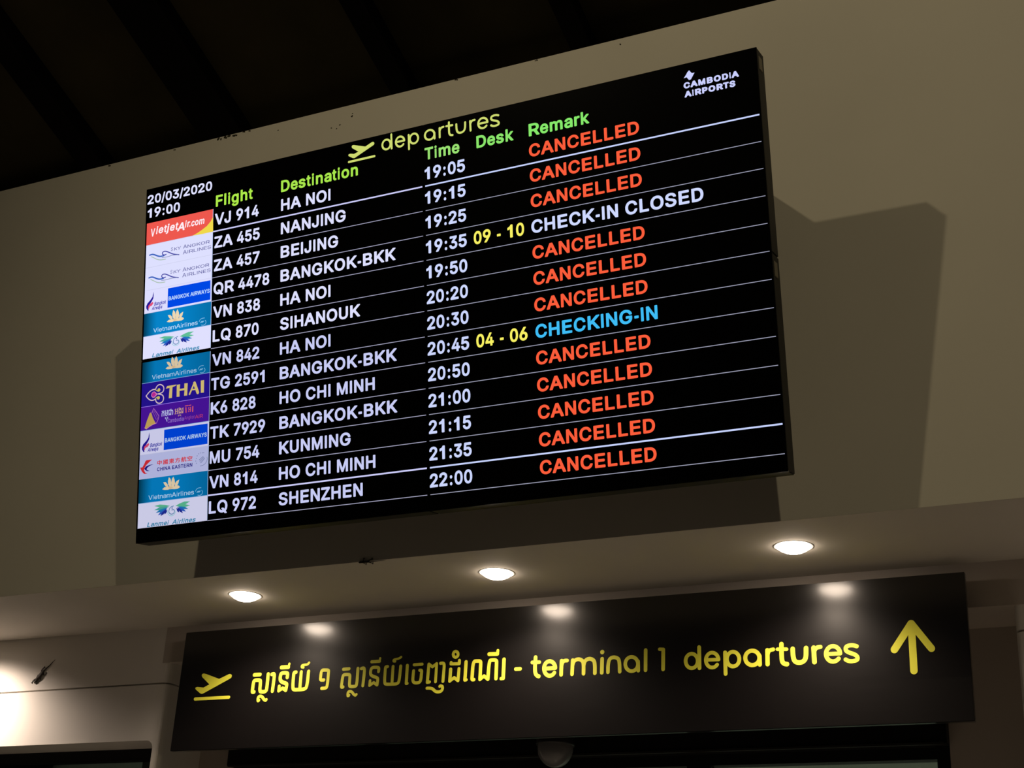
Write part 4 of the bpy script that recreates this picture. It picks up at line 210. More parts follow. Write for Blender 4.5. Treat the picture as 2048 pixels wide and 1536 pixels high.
ADV.update({c: 556 for c in '0123456789'}); ADV.update(zip('abcdefghijklmnopqrstuvwxyz', (556, 611, 556, 611, 556, 333, 611, 611, 278, 278, 556, 278, 889, 611, 611, 611, 611, 389, 556, 333, 611, 556, 778, 556, 556, 500)))
ADV.update({':': 333, '/': 278, '-': 333, ' ': 278, '.': 278})
LSB = {'A': (0, 0), 'B': (73, 44), 'C': (47, 41), 'D': (74, 41), 'E': (73, 48), 'F': (74, 38), 'G': (45, 56), 'J': (22, 68), 'K': (75, 3), 'L': (76, 42), 'O': (43, 41), 'P': (73, 44), 'Q': (43, 30), 'R': (73, 0), 'S': (36, 44),
       'T': (22, 21), 'V': (1, 1), 'W': (3, 7), 'Y': (1, 1), 'Z': (20, 29), '1': (78, 160), '2': (25, 45), '3': (37, 42), '4': (27, 30), '5': (40, 40), '6': (38, 40), '7': (43, 36), '8': (40, 40), '9': (38, 40), '0': (40, 40), '/': (0, 0), ':': (98, 90),
       '.': (72, 66), '-': (56, 50), 'a': (36, 24), 'e': (34, 31), 'c': (40, 20), 't': (21, 16), 'r': (66, 0), 's': (24, 37), 'k': (66, 5), 'f': (12, 0), 'm': (62, 62), 'g': (40, 66), 'o': (40, 40), 'y': (5, 5), 'w': (2, 2), 'd': (44, 66), 'b': (66, 44), 'j': (-40, 66)}
GL['I'] = [[0, 0, 98, 0, 98, 716, 0, 716]]
GL['-'] = [[0, 205, 200, 205, 200, 275, 0, 275]]
GL['l'] = [[0, 0, 92, 0, 92, 730, 0, 730]]
GL['1'] = [[190, 0, 290, 0, 290, 716, 212, 716, 188, 660, 120, 595, 30, 560, 30, 470, 115, 500, 190, 548]]
_gc = {}
def glyph(ch, bold):
    k = (ch, bold)
    if k in _gc: return _gc[k]
    loops = [[(l[i] / 1000, l[i + 1] / 1000) for i in range(0, len(l), 2)] for l in GL[ch]]
    d = .034 * bold
    F = tess(loops)
    if d > 0:
        for l in loops: F += stroke_faces(l + [l[0]], 2 * d, 0, 8)
    V, T = unite(F, 1e-5)
    x0 = min(p[0] for p in V); x1 = max(p[0] for p in V)
    if ch in ADV:
        lb, rb = LSB.get(ch, (68, 66)); a = ADV[ch] / 1000
        if ch in 'lIi' and bold < .5: lb = rb = 92
        lb /= 1000; rb /= 1000
        sx = (a - lb - rb) / (x1 - x0)
        V = [(lb + (x - x0) * sx, (y * .716 / (.716 + 2 * d) if d else y) if ch not in '-' else y) for x, y in V]
        if d: V = [(x, y + d * .716 / (.716 + 2 * d)) for x, y in V]
    elif '\u4e00' <= ch <= '\u9fff': a = .96; V = [(x + .02, (y + .07) * .9) for x, y in V]
    else: a = (x1 - x0) + .05; V = [(x - x0 + .02, y * 1.35) for x, y in V]
    _gc[k] = (V, T, a); return _gc[k]

class Art:
    """collects flat coloured pieces on a surface; every layer lies a little in front of the one before"""
    def __init__(s): s.v = []; s.f = []; s.m = []; s.cols = []
    def add(s, V, T, col, layer):
        if col not in s.cols: s.cols.append(col)
        o = len(s.v); mi = s.cols.index(col)
        s.v += [(x, y, layer) for x, y in V]; s.f += [[i + o for i in t] for t in T]; s.m += [mi] * len(T)
    def poly(s, pts, col, layer): s.add(*fill([pts]), col, layer)
    def rect(s, x0, x1, y0, y1, col, layer): s.add([(x0, y0), (x1, y0), (x1, y1), (x0, y1)], [[0, 1, 2, 3]], col, layer)
    def strokes(s, items, col, layer, eps=1e-6):
        F = []
        for pts, w, sm in items: F += stroke_faces(pts, w, sm)
        V, T = unite(F, eps); s.add(V, T, col, layer)
    def text(s, txt, x0, x1, base, cap, col, layer, bold=1, it=0):
        x = 0; parts = []
        for ch in txt:
            if ch == ' ': x += .278; continue
            V, T, a = glyph(ch, bold); parts.append(([(px + x + it * py, py) for px, py in V], T)); x += a
        xs = [p[0] for V, T in parts for p in V]; a0, a1 = min(xs), max(xs); k = (x1 - x0) / (a1 - a0) if x1 else cap / .716; ky = cap / .716
        for V, T in parts: s.add([(x0 + (px - a0) * k, base + py * ky) for px, py in V], T, col, layer)
    def build(s, name, mats, parent, flat_mats=None):
        me = bpy.data.meshes.new(name); me.from_pydata(s.v, [], s.f); me.update()
        for c in s.cols: me.materials.append(mats(c))
        me.polygons.foreach_set('material_index', s.m)
        bm = bmesh.new(); bm.from_mesh(me)
        for f in bm.faces:
            f.normal_update()
            if f.normal.z < 0: f.normal_flip()
        bm.to_mesh(me); bm.free()
        return link(name, me, parent)

# ------------------------------------------------------------------ setting
U = 1.5                                    # metres per survey unit
yF = 2.8896 * U; zS = 1.6 + U; zT = 1.6 + 2.311 * U; yB = 3.29 * U; yR = 3.47 * U; xL, xR = -2.705 * U, -.457 * U
X0, X1 = -9.0, 5.5; DEP = 13.0

struct(box('floor', X0, X1, -4.0, DEP, -.12, 0, M_FLOOR))
w = struct(box('wall_front', X0, X1, yF, yF + .22, zS, zT, M_WALL))
struct(box('trim_1', X0, X1, yF + .22, yR + .12, zS, zS + .12, M_SOFFIT))        # lower soffit the downlights sit in
bm = bmesh.new(); box_bm(bm, X0, X1, yF + .0005, yF + .2195, zS - .0005, zS + .002); so = struct(fin('trim_2', bm, M_SOFFIT))
# sloping roof, rising towards the viewer, with its beams
sl = math.tan(math.radians(20)); 
def roofz(y): return zT + .10 + (yF - y) * sl
bm = bmesh.new(); ya, yb_ = -4.0, yF + 2.2
prism(bm, [(ya, roofz(ya)), (yb_, roofz(yb_)), (yb_, roofz(yb_) + .1), (ya, roofz(ya) + .1)], 'x', X0, X1)
roof = struct(fin('ceiling', bm, M_ROOF))
beam_u = [(-5.60, .09), (-5.05, .07), (-4.50, .07), (-3.98, .07), (-3.45, .07), (-2.935, .075), (-2.463, .13), (-1.872, .055), (-1.345, .05), (-.80, .06), (-.27, .06), (.26, .06), (.80, .06), (1.34, .06), (1.9, .06), (2.45, .06), (3.0, .06)]
for cx_, bw in beam_u:
    bm = bmesh.new(); d = .097
    prism(bm, [(ya, roofz(ya) - d), (yF, roofz(yF) - .002), (yF, roofz(yF) + .01), (ya, roofz(ya) + .01)] if 0 else [(ya, roofz(ya) - d), (yb_, roofz(yb_) - d), (yb_, roofz(yb_) + .004), (ya, roofz(ya) + .004)], 'x', (cx_ - bw / 2) * U, (cx_ + bw / 2) * U)
    fin('beam', bm, M_BEAM, roof)

# wall behind the sign with the door opening
dL, dR, dT = -2.587 * U, -.642 * U, 1.6 + .78 * U
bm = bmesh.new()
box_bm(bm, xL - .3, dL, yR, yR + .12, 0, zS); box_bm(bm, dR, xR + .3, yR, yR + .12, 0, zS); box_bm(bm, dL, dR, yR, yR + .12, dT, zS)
struct(fin('wall_back', bm, M_PORTAL_SHADE))
bm = bmesh.new(); box_bm(bm, xL - .045, xR + .045, yB - .0006, yR, 1.6 + .90 * U, zS); struct(fin('trim_5', bm, M_PORTAL_SHADE))   # lintel over the portal, flush with the bays
# the two window bays that stand forward on either side, rounded at the portal
RB = .03
def bay(name, side):
    e = xL if side < 0 else xR; out = X0 if side < 0 else X1; s = -side
    op = e - s * .036                                              # side of the window opening
    zo = 1.6 + .6875 * U; zj = 1.6 + .843 * U
    par = empty(name); par['kind'] = 'structure'
    def edge_poly():
        pts = [(out, yR), (out, yB)]
        for k in range(7):
            a = math.pi / 2 * k / 6; pts.append((e - s * RB + s * RB * math.sin(a), yB + RB - RB * math.cos(a)))
        pts.append((e, yR)); return pts
    for z0, z1 in ((zj + .0035, zS), (zo, zj - .0035)):
        bm = bmesh.new(); prism(bm, edge_poly(), 'z', z0, z1); fin('wall_panel', bm, M_BAY, par)
    bm = bmesh.new(); prism(bm, [(out, yR), (out, yB + .012)] + [(e - s * .02, yB + .012), (e - s * .008, yB + .05), (e - s * .008, yR)], 'z', zj - .0036, zj + .0036); fin('panel_joint', bm, M_BEAM if 0 else M_BAY, par)
    bm = bmesh.new(); p = [(op, yR), (op, yB)] + edge_poly()[2:]; prism(bm, p, 'z', 0, zo); fin('window_post', bm, M_BAY, par)
    r = .035; bm = bmesh.new(); c = (op - s * r, zo - r)                # rounded inner corner of the opening
    pl = [(op, zo)] + [(c[0] + s * r * math.cos(t), c[1] + r * math.sin(t)) for t in [math.pi / 2 * k / 6 for k in range(7)]]
    prism(bm, pl, 'y', yB + .0005, yR); fin('corner_fillet', bm, M_BAY, par)
    return par, op, zo
wl, opL, zo = bay('wall_left', -1); wr, opR, _ = bay('wall_right', 1)
def window(name, xa, xb):
    par = empty(name); par['kind'] = 'structure'
    y0 = 3.4 * U; y1 = y0 + .05; zf = zo - .047
    bm = bmesh.new(); box_bm(bm, xa, xb, y0, y1, zf, zo); fin('window_frame', bm, M_BLACK, par, .002)
    for x in (xa, xb - .05, (xa * .55 + xb * .45)):
        bm = bmesh.new(); box_bm(bm, x, x + .05, y0 + .004, y1, 0, zf); fin('frame_upright', bm, M_BLACK, par, .002)
    bm = bmesh.new(); box_bm(bm, xa + .01, xb - .01, y0 + .02, y0 + .026, 0, zf + .01); fin('pane', bm, M_PANE, par)
window('window_1', X0 + .1, opL); window('window_2', opR, X1 - .1)
# glazed door set under the sign
dr = empty('door_1'); dr['kind'] = 'structure'
def dbox(n, *a, m=M_BLACK, bv=.002):
    bm = bmesh.new(); box_bm(bm, *a); return fin(n, bm, m, dr, bv)
yD = yR + .01
dbox('header', dL, dR, yR - .045, yD + .10, 1.6 + .640 * U, dT)
dbox('header_lip', dL + .01, dR - .01, yR - .052, yR - .04, 1.6 + .637 * U, 1.6 + .642 * U, m=M_CASE, bv=0)
dbox('door_rail', dL, dR, yD + .02, yD + .08, 1.6 + .614 * U, 1.6 + .645 * U)
for x in (dL, dR - .045): dbox('door_jamb', x, x + .045, yD - .005, yD + .09, 0, 1.6 + .66 * U)
for x in (-1.27 * U, -2.18 * U): dbox('door_stile', x, x + .09, yD + .03, yD + .075, 0, 1.6 + .616 * U)
ps = [dL + .03, -2.18 * U, -1.27 * U, dR - .03]
for a, b_ in zip(ps, ps[1:]): dbox('pane', a, b_, yD + .05, yD + .056, 0, 1.6 + .618 * U, m=M_PANE, bv=0)
# hall behind the glass
bm = bmesh.new(); box_bm(bm, X0, X1, yR + .5, DEP - .1, 3.05, 3.15); struct(fin('trim_3', bm, M_HALL))
bm = bmesh.new(); box_bm(bm, X0, X1, DEP - .15, DEP, 0, 3.1); struct(fin('wall_hall', bm, M_HALL))
bm = bmesh.new(); box_bm(bm, X0, X1, yR + .121, yR + .14, 2.75 if 0 else 2.9, 3.16)
struct(fin('trim_4', bm, M_HALL))

# ------------------------------------------------------------------ departures board
BW, BH, TH, THK = 2.35666, 1.32774, .18092, .0717
C = Vector((-2.3158, 3.84858, 2.17313 + 1.6)); ex = Vector((1, 0, 0)); up = Vector((0, -math.sin(TH), math.cos(TH))); nn = ex.cross(up)
if nn.y > 0: nn = -nn
base = C - up * BH / 2
BM = Matrix(((ex.x, up.x, nn.x, base.x), (ex.y, up.y, nn.y, base.y), (ex.z, up.z, nn.z, base.z), (0, 0, 0, 1)))
BI = BM.inverted()
board = empty('departure_board', mat=BM)
tag(board, 'large black departures screen of four displays tilted forward high on the beige wall', 'departure board')
def bx(u): return (u - .5) * BW
def by(v): return BH - v * BW
def bbox(name, x0, x1, y0, y1, z0, z1, mat, parent=board, bevel=0):
    bm = bmesh.new(); box_bm(bm, x0, x1, y0, y1, z0, z1); return fin(name, bm, mat, parent, bevel)
for i in (0, 1):
    for j in (0, 1):
        x0, x1 = (-BW / 2, -.0006 + .0028) if i == 0 else (.0006 + .0028, BW / 2); y0, y1 = (0, BH / 2 - .0006) if j == 0 else (BH / 2 + .0006, BH)
        p = bbox('display_panel', x0, x1, y0, y1, -THK, -.0015, M_CASE, bevel=.003)
        bm = bmesh.new(); box_bm(bm, x0 + .0045, x1 - .0045, y0 + .0045, y1 - .0045, -.004, -.0004); fin('screen_glass', bm, M_GLASSB, p)
        bm = bmesh.new(); q = .0045
        for a in ((x0, x1, y0, y0 + q), (x0, x1, y1 - q, y1), (x0, x0 + q, y0 + q, y1 - q), (x1 - q, x1, y0 + q, y1 - q)): box_bm(bm, a[0] + .0003, a[1] - .0003, a[2] + .0003, a[3] - .0003, -.006, 0)
        fin('bezel', bm, M_GLASSB, p)
# hanging box that carries the displays, from their backs to the wall
bm = bmesh.new(); yw_ = yF
def yback(z): # world y of the displays' back at world z
    t = (z - base.z) / up.z; return base.y + up.y * t + (-nn.y) * THK + .004
zt_, zb_ = 1.6 + 1.868 * U, 1.6 + 1.30 * U
prism(bm, [(yback(zb_), zb_), (yw_, zb_), (yw_, zt_), (yback(zt_), zt_)], 'x', -2.15 * U, -.945 * U)
bm.transform(BI); fin('mounting_box', bm, M_CASE, board)
for v0, v1 in ((.010, .0285), (.292, .3125)): bbox('edge_clip', BW / 2 - .001, BW / 2 + .0022, by(v1), by(v0), -.045, -.016, M_CLIP, bevel=.0008)

_em = {}
def em(c):
    if c not in _em: _em[c] = glow('screen_colour_%d' % len(_em), lin(c))
    return _em[c]
Z1 = .0006
WH = [(222, 224, 255), (207, 217, 255), (200, 204, 245), (203, 213, 252)]     # lettering white: upper left, upper right, lower left, lower right
GREY = (165, 165, 192); RED = (250, 92, 58); CYAN = (62, 188, 245); YEL = (248, 240, 98); TITLE = (206, 217, 112)
def LV(i): return .0948 + .0372 * i
def put_text(name, txt, u0, u1, vb, cap, col, parent, bold=1, label=None):
    a = Art(); a.text(txt, bx(u0), bx(u1) if u1 else None, by(vb), cap * BW, col, Z1, bold); o = a.build(name, em, parent)
    if label: o['label'] = label
    return o
put_text('date_text', '20/03/2020', .0028, .1280, .0262, .0152, WH[0], board)
put_text('clock_text', '19:00', .0038, .0670, .0492, .0157, WH[0], board)
heads = [('Flight', .1357, .2044, .0554, (172, 232, 72)), ('Destination', .2561, .3913, .0553, (168, 230, 76)), ('Time', .5034, .5600, .0552, (152, 224, 112)), ('Desk', .5872, .6453, .0547, (138, 228, 106)), ('Remark', .6690, .7604, .0545, (134, 232, 106))]
for t, u0, u1, vb, c in heads: put_text('column_heading', t, u0, u1, vb, .0186, c, board, label='green heading ' + t)
ART = json.loads(ARTWORK)
def logo_into(a, key, u0, v0, vs, T, lay, dim=1.0):
    def col(c):
        if c == 'T': return T
        if c == 'W': return (255, 238, 245)
        if c == 'Y': return (240, 216, 75)
        return tuple(int(v * dim) for v in c)
    def XY(p): return (bx(u0 + p[0] / 1000), by(v0 + p[1] / 1000 * vs))
    n = 0
    for it in ART['logos'][key]:
        L = lay + .00025 * (1 + n); n += 1
        if it[0] == 'p': a.poly([XY(p) for p in it[4]], col(it[1]), L)
        elif it[0] == 's': a.strokes([([XY(p) for p in it[4]], it[2] / 1000 * BW, it[3])], col(it[1]), L)
        else:
            _, c, txt, (tu0, tv, tu1, tc_), ital, bold = it
            a.text(txt, bx(u0 + tu0 / 1000), bx(u0 + tu1 / 1000), by(v0 + tv / 1000 * vs), tc_ / 1000 * BW * vs, col(c), L, bold, ital)
a = Art(); logo_into(a, 'operator', 0, 0, 1, (203, 208, 255), Z1); o = a.build('operator_logo', em, board); o['label'] = 'small white kite emblem and airport company lettering'
a = Art(); logo_into(a, 'plane', 0, 0, 1, TITLE, Z1); a.build('takeoff_pictogram', em, board)
# page title in the sign's rounded letters, broken by the seam between the displays
let = {}
for g, k, wd_, sm, pts in ART['sign']:
    if g[:2] == 'l:': let.setdefault(g[2:], []).append((pts, wd_, sm))
order = ['d2', 'e2', 'p2', 'a2', 'r2', 't2', 'u2', 'r3', 'e3', 's2']
bl, xh = 2.7816, .0548                      # baseline and x-height of the sign lettering (centre lines)
def title_xy(p):
    u = .4333 + (p[0] + 1.7681) / .5946 * (.6236 - .4333 - .0047); u += .0047 if p[0] > -1.5695 else 0
    return (bx(u), by(.0253 - (p[1] - bl) / .0482 * .0146))
a = Art()
for k in order: a.strokes([([title_xy(p) for p in pts], .0031 * BW, sm) for pts, wd_, sm in let[k]], TITLE, Z1)
a.build('page_title', em, board)

ROWS = [('VJ 914', 'HA NOI', '19:05', '', 'CANCELLED', 'red'), ('ZA 455', 'NANJING', '19:15', '', 'CANCELLED', 'wave'), ('ZA 457', 'BEIJING', '19:25', '', 'CANCELLED', 'wave'),
        ('QR 4478', 'BANGKOK-BKK', '19:35', '09 - 10', 'CHECK-IN CLOSED', 'flame'), ('VN 838', 'HA NOI', '19:50', '', 'CANCELLED', 'lotus'), ('LQ 870', 'SIHANOUK', '20:20', '', 'CANCELLED', 'wings'),
        ('VN 842', 'HA NOI', '20:30', '', 'CANCELLED', 'lotus'), ('TG 2591', 'BANGKOK-BKK', '20:45', '04 - 06', 'CHECKING-IN', 'orchid'), ('K6 828', 'HO CHI MINH', '20:50', '', 'CANCELLED', 'shell'),
        ('TK 7929', 'BANGKOK-BKK', '21:00', '', 'CANCELLED', 'flame'), ('MU 754', 'KUNMING', '21:15', '', 'CANCELLED', 'swallow'), ('VN 814', 'HO CHI MINH', '21:35', '', 'CANCELLED', 'lotus'), ('LQ 972', 'SHENZHEN', '22:00', '', 'CANCELLED', 'wings')]
LBG = {'red': (238, 88, 78), 'wave': (222, 224, 255), 'flame': (222, 222, 255), 'lotus': (6, 124, 186), 'wings': (224, 224, 254), 'orchid': (38, 20, 150), 'shell': (76, 22, 160), 'swallow': (192, 196, 240)}
LCELL = {'red': 0, 'wave': 1, 'flame': 3, 'lotus': 4, 'wings': 12, 'orchid': 7, 'shell': 8, 'swallow': 10}
LLAB = {'red': 'red and yellow airline tile', 'wave': 'white airline tile with a blue wave', 'flame': 'white and blue airline tile with a flame', 'lotus': 'teal airline tile with a lotus', 'wings': 'white airline tile with green and blue wings',
        'orchid': 'dark blue airline tile with an orchid emblem', 'shell': 'purple airline tile with a gold emblem', 'swallow': 'pale airline tile with a red and blue swallow'}
EM7 = .0262 / 1000 * 1000
for i, (fl, de, ti, dk, rm, lg) in enumerate(ROWS):
    low = i >= 6; wl_, wr_ = WH[2 if low else 0], WH[3 if low else 1]; vl = LV(i); thick = i in (0, 11)
    t = .0011 if thick else .0005; lc = (205, 205, 250) if thick else GREY; rc = (200, 212, 255) if thick else (158, 160, 182)
    a = Art(); a.rect(bx(.1316), bx(.4988), by(vl + t), by(vl - t), lc, Z1); a.rect(bx(.5036), bx(.9974), by(vl + t), by(vl - t), rc, Z1)
    row = a.build('flight_row', em, board)
    row['label'] = 'row to %s at %s, %s' % (de, ti, rm)
    vb = vl - .0096
    if i in (6, 7): vb = vl - .0094
    put_text('flight_number', fl, .1345 if i < 7 else .1335, None, vb, .0186, wl_, row)
    put_text('destination', de, .2563, None, vb, .0186, wl_, row)
    tt = put_text('departure_time', ti, .5030, .5682, vb, .0189, wr_, row)
    if dk: put_text('desk_numbers', dk, .5793, .6570, vb, .0189, YEL, row, label='yellow desk numbers')
    if rm == 'CANCELLED': put_text('flight_remark', rm, .6684, .8318, vb, .0188, RED, row, label='orange red remark CANCELLED')
    elif rm == 'CHECKING-IN': put_text('flight_remark', rm, .6688, .8436, vb, .0190, CYAN, row, label='cyan remark CHECKING-IN')
    else: put_text('flight_remark', rm, .6681, .9155, vb, .0190, WH[1], row, label='white remark CHECK-IN CLOSED')
    # airline tile
    a = Art(); va, vz = LV(i - 1), vl; 
    if i == 0: va = .0578
    if i == 5: vz = .2792
    if i == 6: va = .2845
    dim = .90 if low else 1.0; c = tuple(int(v * dim) for v in LBG[lg]); bordc = tuple(int(v * dim) for v in (190, 208, 252)); hl = tuple(int(v * dim) for v in ((150, 190, 240) if lg in ('lotus', 'orchid', 'shell') else (206, 208, 238)))
    if lg == 'lotus':                                        # the tile's own artwork fades to dark teal at its left end
        for k in range(64):
            f = (k + .5) / 64; g = min(1, .42 + 4.4 * f - 7.2 * f * f if f < .28 else 1) * (1 - .16 * max(0, f - .55) / .45); cc = (int(c[0] * g), int(c[1] * (g * .96 + .04) * 1.06), int(c[2] * g * 1.08))
            a.rect(bx(.0030 + .1282 * k / 64), bx(.0030 + .1282 * (k + 1) / 64), by(vz), by(va), cc, Z1)
    else: a.rect(bx(.0030), bx(.1312), by(vz), by(va), c, Z1)
    a.rect(bx(.1305), bx(.1313), by(vz), by(va), bordc, Z1 + .0001)
    if i not in (5, 12): a.rect(bx(.0030), bx(.1306), by(vz), by(vz - .0007), (165, 130, 245) if lg in ('orchid',) else hl, Z1 + .0001)
    logo_into(a, lg, .0030, LV(i - 1), .965 if i == 5 else 1.0, WH[0], Z1, dim)
    o = a.build('airline_logo', em, row); o['label'] = LLAB[lg]

# ------------------------------------------------------------------ downlights
def downlight(x, y, label, washer=False):
    t = empty('downlight', (x, y, zS)); tag(t, label, 'downlight', 'round downlights in the soffit')
    rh = .013 if washer else .0016
    bm = bmesh.new(); lathe(bm, [(.0575, .0005), (.0575, -rh * .4), (.0600, -rh), (.0640, -rh * .8), (.0665, -.0003), (.0665, .0005)], 48); fin('trim_ring', bm, M_TRIM, t, smooth=True)
    bm = bmesh.new()
    h = .003 if washer else .024
    lathe(bm, [(0, -h), (.015, -h * .95), (.030, -h * .78), (.044, -h * .5), (.053, -h * .22), (.0572, -.0006)], 40); fin('lens', bm, M_LENS2 if washer else M_LENS, t, smooth=True)
    if washer: light('washer_beam', 'SPOT', (x, y, zS - .02), 54, (1.0, .80, .66), spot_size=math.radians(150), spot_blend=1.0, shadow_soft_size=.04)
    else: light('downlight_beam', 'SPOT', (x, y, zS - .03), 30, (1.0, .81, .64), spot_size=math.radians(146), spot_blend=.8, shadow_soft_size=.05)
    return t
yl = 3.063 * U
for x, lb in ((-2.3104, 'round white downlight above the left end of the black sign, leftmost of the three'), (-1.5888, 'round white downlight above the middle of the black sign'), (-.8703, 'round white downlight nearest the arrow, rightmost of the three')):
    downlight(x * U, yl, lb)
downlight(-3.37 * U, 3.13 * U, 'round white downlight over the left window bay, beyond the picture edge', True)
downlight(.19 * U, 3.13 * U, 'round white downlight over the right window bay, beyond the picture edge', True)

# ------------------------------------------------------------------ terminal sign
sx0, sx1, sz0, sz1, ysn = -2.6232 * U, -.5444 * U, 1.6 + .645 * U, 1.6 + .9652 * U, 3.2360 * U
SM = Matrix(((1, 0, 0, 0), (0, 0, -1, ysn), (0, 1, 0, 0), (0, 0, 0, 1)))       # local x right, y up, z towards the viewer
sign = empty('terminal_sign', mat=Matrix.Translation((0, 0, 0)))
sign.location = ((sx0 + sx1) / 2, ysn, sz0)
tag(sign, 'long black overhead sign with yellow lettering terminal 1 departures under the soffit', 'sign')
off = Matrix.Translation(-Vector(sign.location))
def sfin(o):
    o.data.transform(off @ SM if o.get('_flat') else off); return o
bm = bmesh.new(); box_bm(bm, sx0, sx1, ysn, ysn + .022, sz0, sz1); o = fin('sign_panel', bm, M_SIGN, sign, .0015); o.data.transform(off)
for x in (sx0 + .35, (sx0 + sx1) / 2, sx1 - .35):
    bm = bmesh.new(); box_bm(bm, x - .02, x + .02, ysn + .021, yB + .001, sz1 - .12, sz1 - .07); o = fin('standoff_bracket', bm, M_BLACK, sign); o.data.transform(off)
mY = lambda c: M_YELLOW
def sign_part(name, groups, label=None, polys=()):
    a = Art(); items = [(pts, w_, sm) for g, k, w_, sm, pts in ART['sign'] if groups(g) and k == 's']
    F = []
    for pts, w_, sm in items: F += stroke_faces(pts, w_, sm, 14)
    V, T = unite(F, 1e-6) if F else ([], [])
    # give the cut vinyl a small thickness
    if F: a.add(V, T, 'Y', .0012)
    for pts in polys: a.poly(pts, 'Y', .0012)
    o = a.build(name, mY, sign)
    bm = bmesh.new(); bm.from_mesh(o.data); be = [e for e in bm.edges if len(e.link_faces) == 1]
    r = bmesh.ops.extrude_edge_only(bm, edges=be); bmesh.ops.translate(bm, vec=(0, 0, -.0012), verts=[v for v in r['geom'] if isinstance(v, bmesh.types.BMVert)])
    bm.to_mesh(o.data); bm.free(); o.data.transform(off @ SM)
    if label: o['label'] = label
    return o
sign_part('khmer_word', lambda g: g == 'k1', 'yellow Khmer word')
sign_part('khmer_numeral', lambda g: g == 'k2', 'yellow Khmer numeral')
sign_part('khmer_word', lambda g: g == 'k3', 'long yellow Khmer word')
sign_part('dash', lambda g: g == 'l')
sign_part('word_terminal', lambda g: g[:2] == 'l:' and g[-1] == '1' and g != 'l:d1', 'yellow word terminal')
sign_part('numeral', lambda g: g == 'l:d1', 'yellow numeral 1')
sign_part('word_departures', lambda g: g[:2] == 'l:' and g[-1] in '23', 'yellow word departures')
sign_part('arrow', lambda g: g == 'arrow', 'yellow arrow pointing up')
sign_part('takeoff_pictogram', lambda g: g == 'pictogram', None, [pts for g, k, w_, sm, pts in ART['sign'] if g == 'pictogram' and k == 'p'])

# ------------------------------------------------------------------ dome camera below the sign
dc = empty('dome_camera', (-1.566 * U, 3.38 * U, 1.6 + .652 * U)); tag(dc, 'small smoked dome security camera hanging below the sign in front of the door header', 'security camera')
bm = bmesh.new(); lathe(bm, [(0, .055), (.045, .055), (.062, .048), (.070, .030), (.0715, .004), (.070, 0), (.066, 0)], 40); fin('housing', bm, M_DOMEB, dc, smooth=True)
bm = bmesh.new(); lathe(bm, [(.0665, .001)] + [(.0665 * math.cos(a), -.008 - .071 * math.sin(a)) for a in [math.pi / 2 * k / 12 for k in range(13)]], 40); fin('dome', bm, M_DOME, dc, smooth=True)
bm = bmesh.new(); lathe(bm, [(0, -.045), (.018, -.040), (.026, -.026), (.026, 0), (0, .001)], 24); fin('lens_ball', bm, M_CASE, dc, smooth=True)
bm = bmesh.new(); box_bm(bm, -.03, .03, .055, yR - .044 - 3.38 * U, .02, .05); fin('wall_arm', bm, M_DOMEB, dc, .002)

# ------------------------------------------------------------------ geckos
def gecko(chains, org, mat3, label, lift=1.0):
    vs = []; es = []; rs = []
    spine = chains[0]
    for k, (x, z, r) in enumerate(spine): vs.append((x, z, r * .75)); rs.append(r * .8); 
    es += [(k, k + 1) for k in range(len(spine) - 1)]
    for ch in chains[1:]:
        d = [(math.hypot(ch[0][0] - s_[0], ch[0][1] - s_[1]), k) for k, s_ in enumerate(spine)]; prev = min(d)[1]
        for x, z, r in ch[1:]:
            vs.append((x, z, r * .9)); rs.append(r * .85); es.append((prev, len(vs) - 1)); prev = len(vs) - 1
        # toes
        x, z, r = ch[-1]; px, pz, _ = ch[-2]; an = math.atan2(z - pz, x - px)
        for t in (-.8, -.25, .3, .85):
            vs.append((x + .006 * math.cos(an + t), z + .006 * math.sin(an + t), .0008)); rs.append(.0007); es.append((prev, len(vs) - 1))
    root = spine[3]
    me = bpy.data.meshes.new('gecko'); me.from_pydata([(x - root[0], y - root[1], h) for x, y, h in vs], es, [])
    o = bpy.data.objects.new('gecko_tmp', me); COL.objects.link(o)
    m = o.modifiers.new('s', 'SKIN'); m.use_smooth_shade = True
    for k, r in enumerate(rs): me.skin_vertices[0].data[k].radius = (r, r * .8)
    me.skin_vertices[0].data[3].use_root = True
    ss = o.modifiers.new('u', 'SUBSURF'); ss.levels = 1; ss.render_levels = 1
    bpy.context.view_layer.update(); dg = bpy.context.evaluated_depsgraph_get(); body = bpy.data.meshes.new_from_object(o.evaluated_get(dg)); bpy.data.objects.remove(o)
    body.materials.clear(); body.materials.append(M_GECKO)
    T = Matrix.Translation(mat3(root[0], root[1])) @ org
    par = empty('gecko', mat=T); tag(par, label, 'gecko', 'geckos on the walls'); link('body', body, par)
    hx, hz, hr = spine[1]; nx, nz = spine[2][1] - hz, -(spine[2][0] - hx); L = math.hypot(nx, nz)
    for s_ in (-1, 1):
        bm = bmesh.new(); bmesh.ops.create_icosphere(bm, subdivisions=2, radius=hr * .28, matrix=Matrix.Translation((hx - root[0] + s_ * nx / L * hr * .7, hz - root[1] + s_ * nz / L * hr * .7, hr * 1.3))); fin('eye', bm, M_EYE, par, smooth=True)
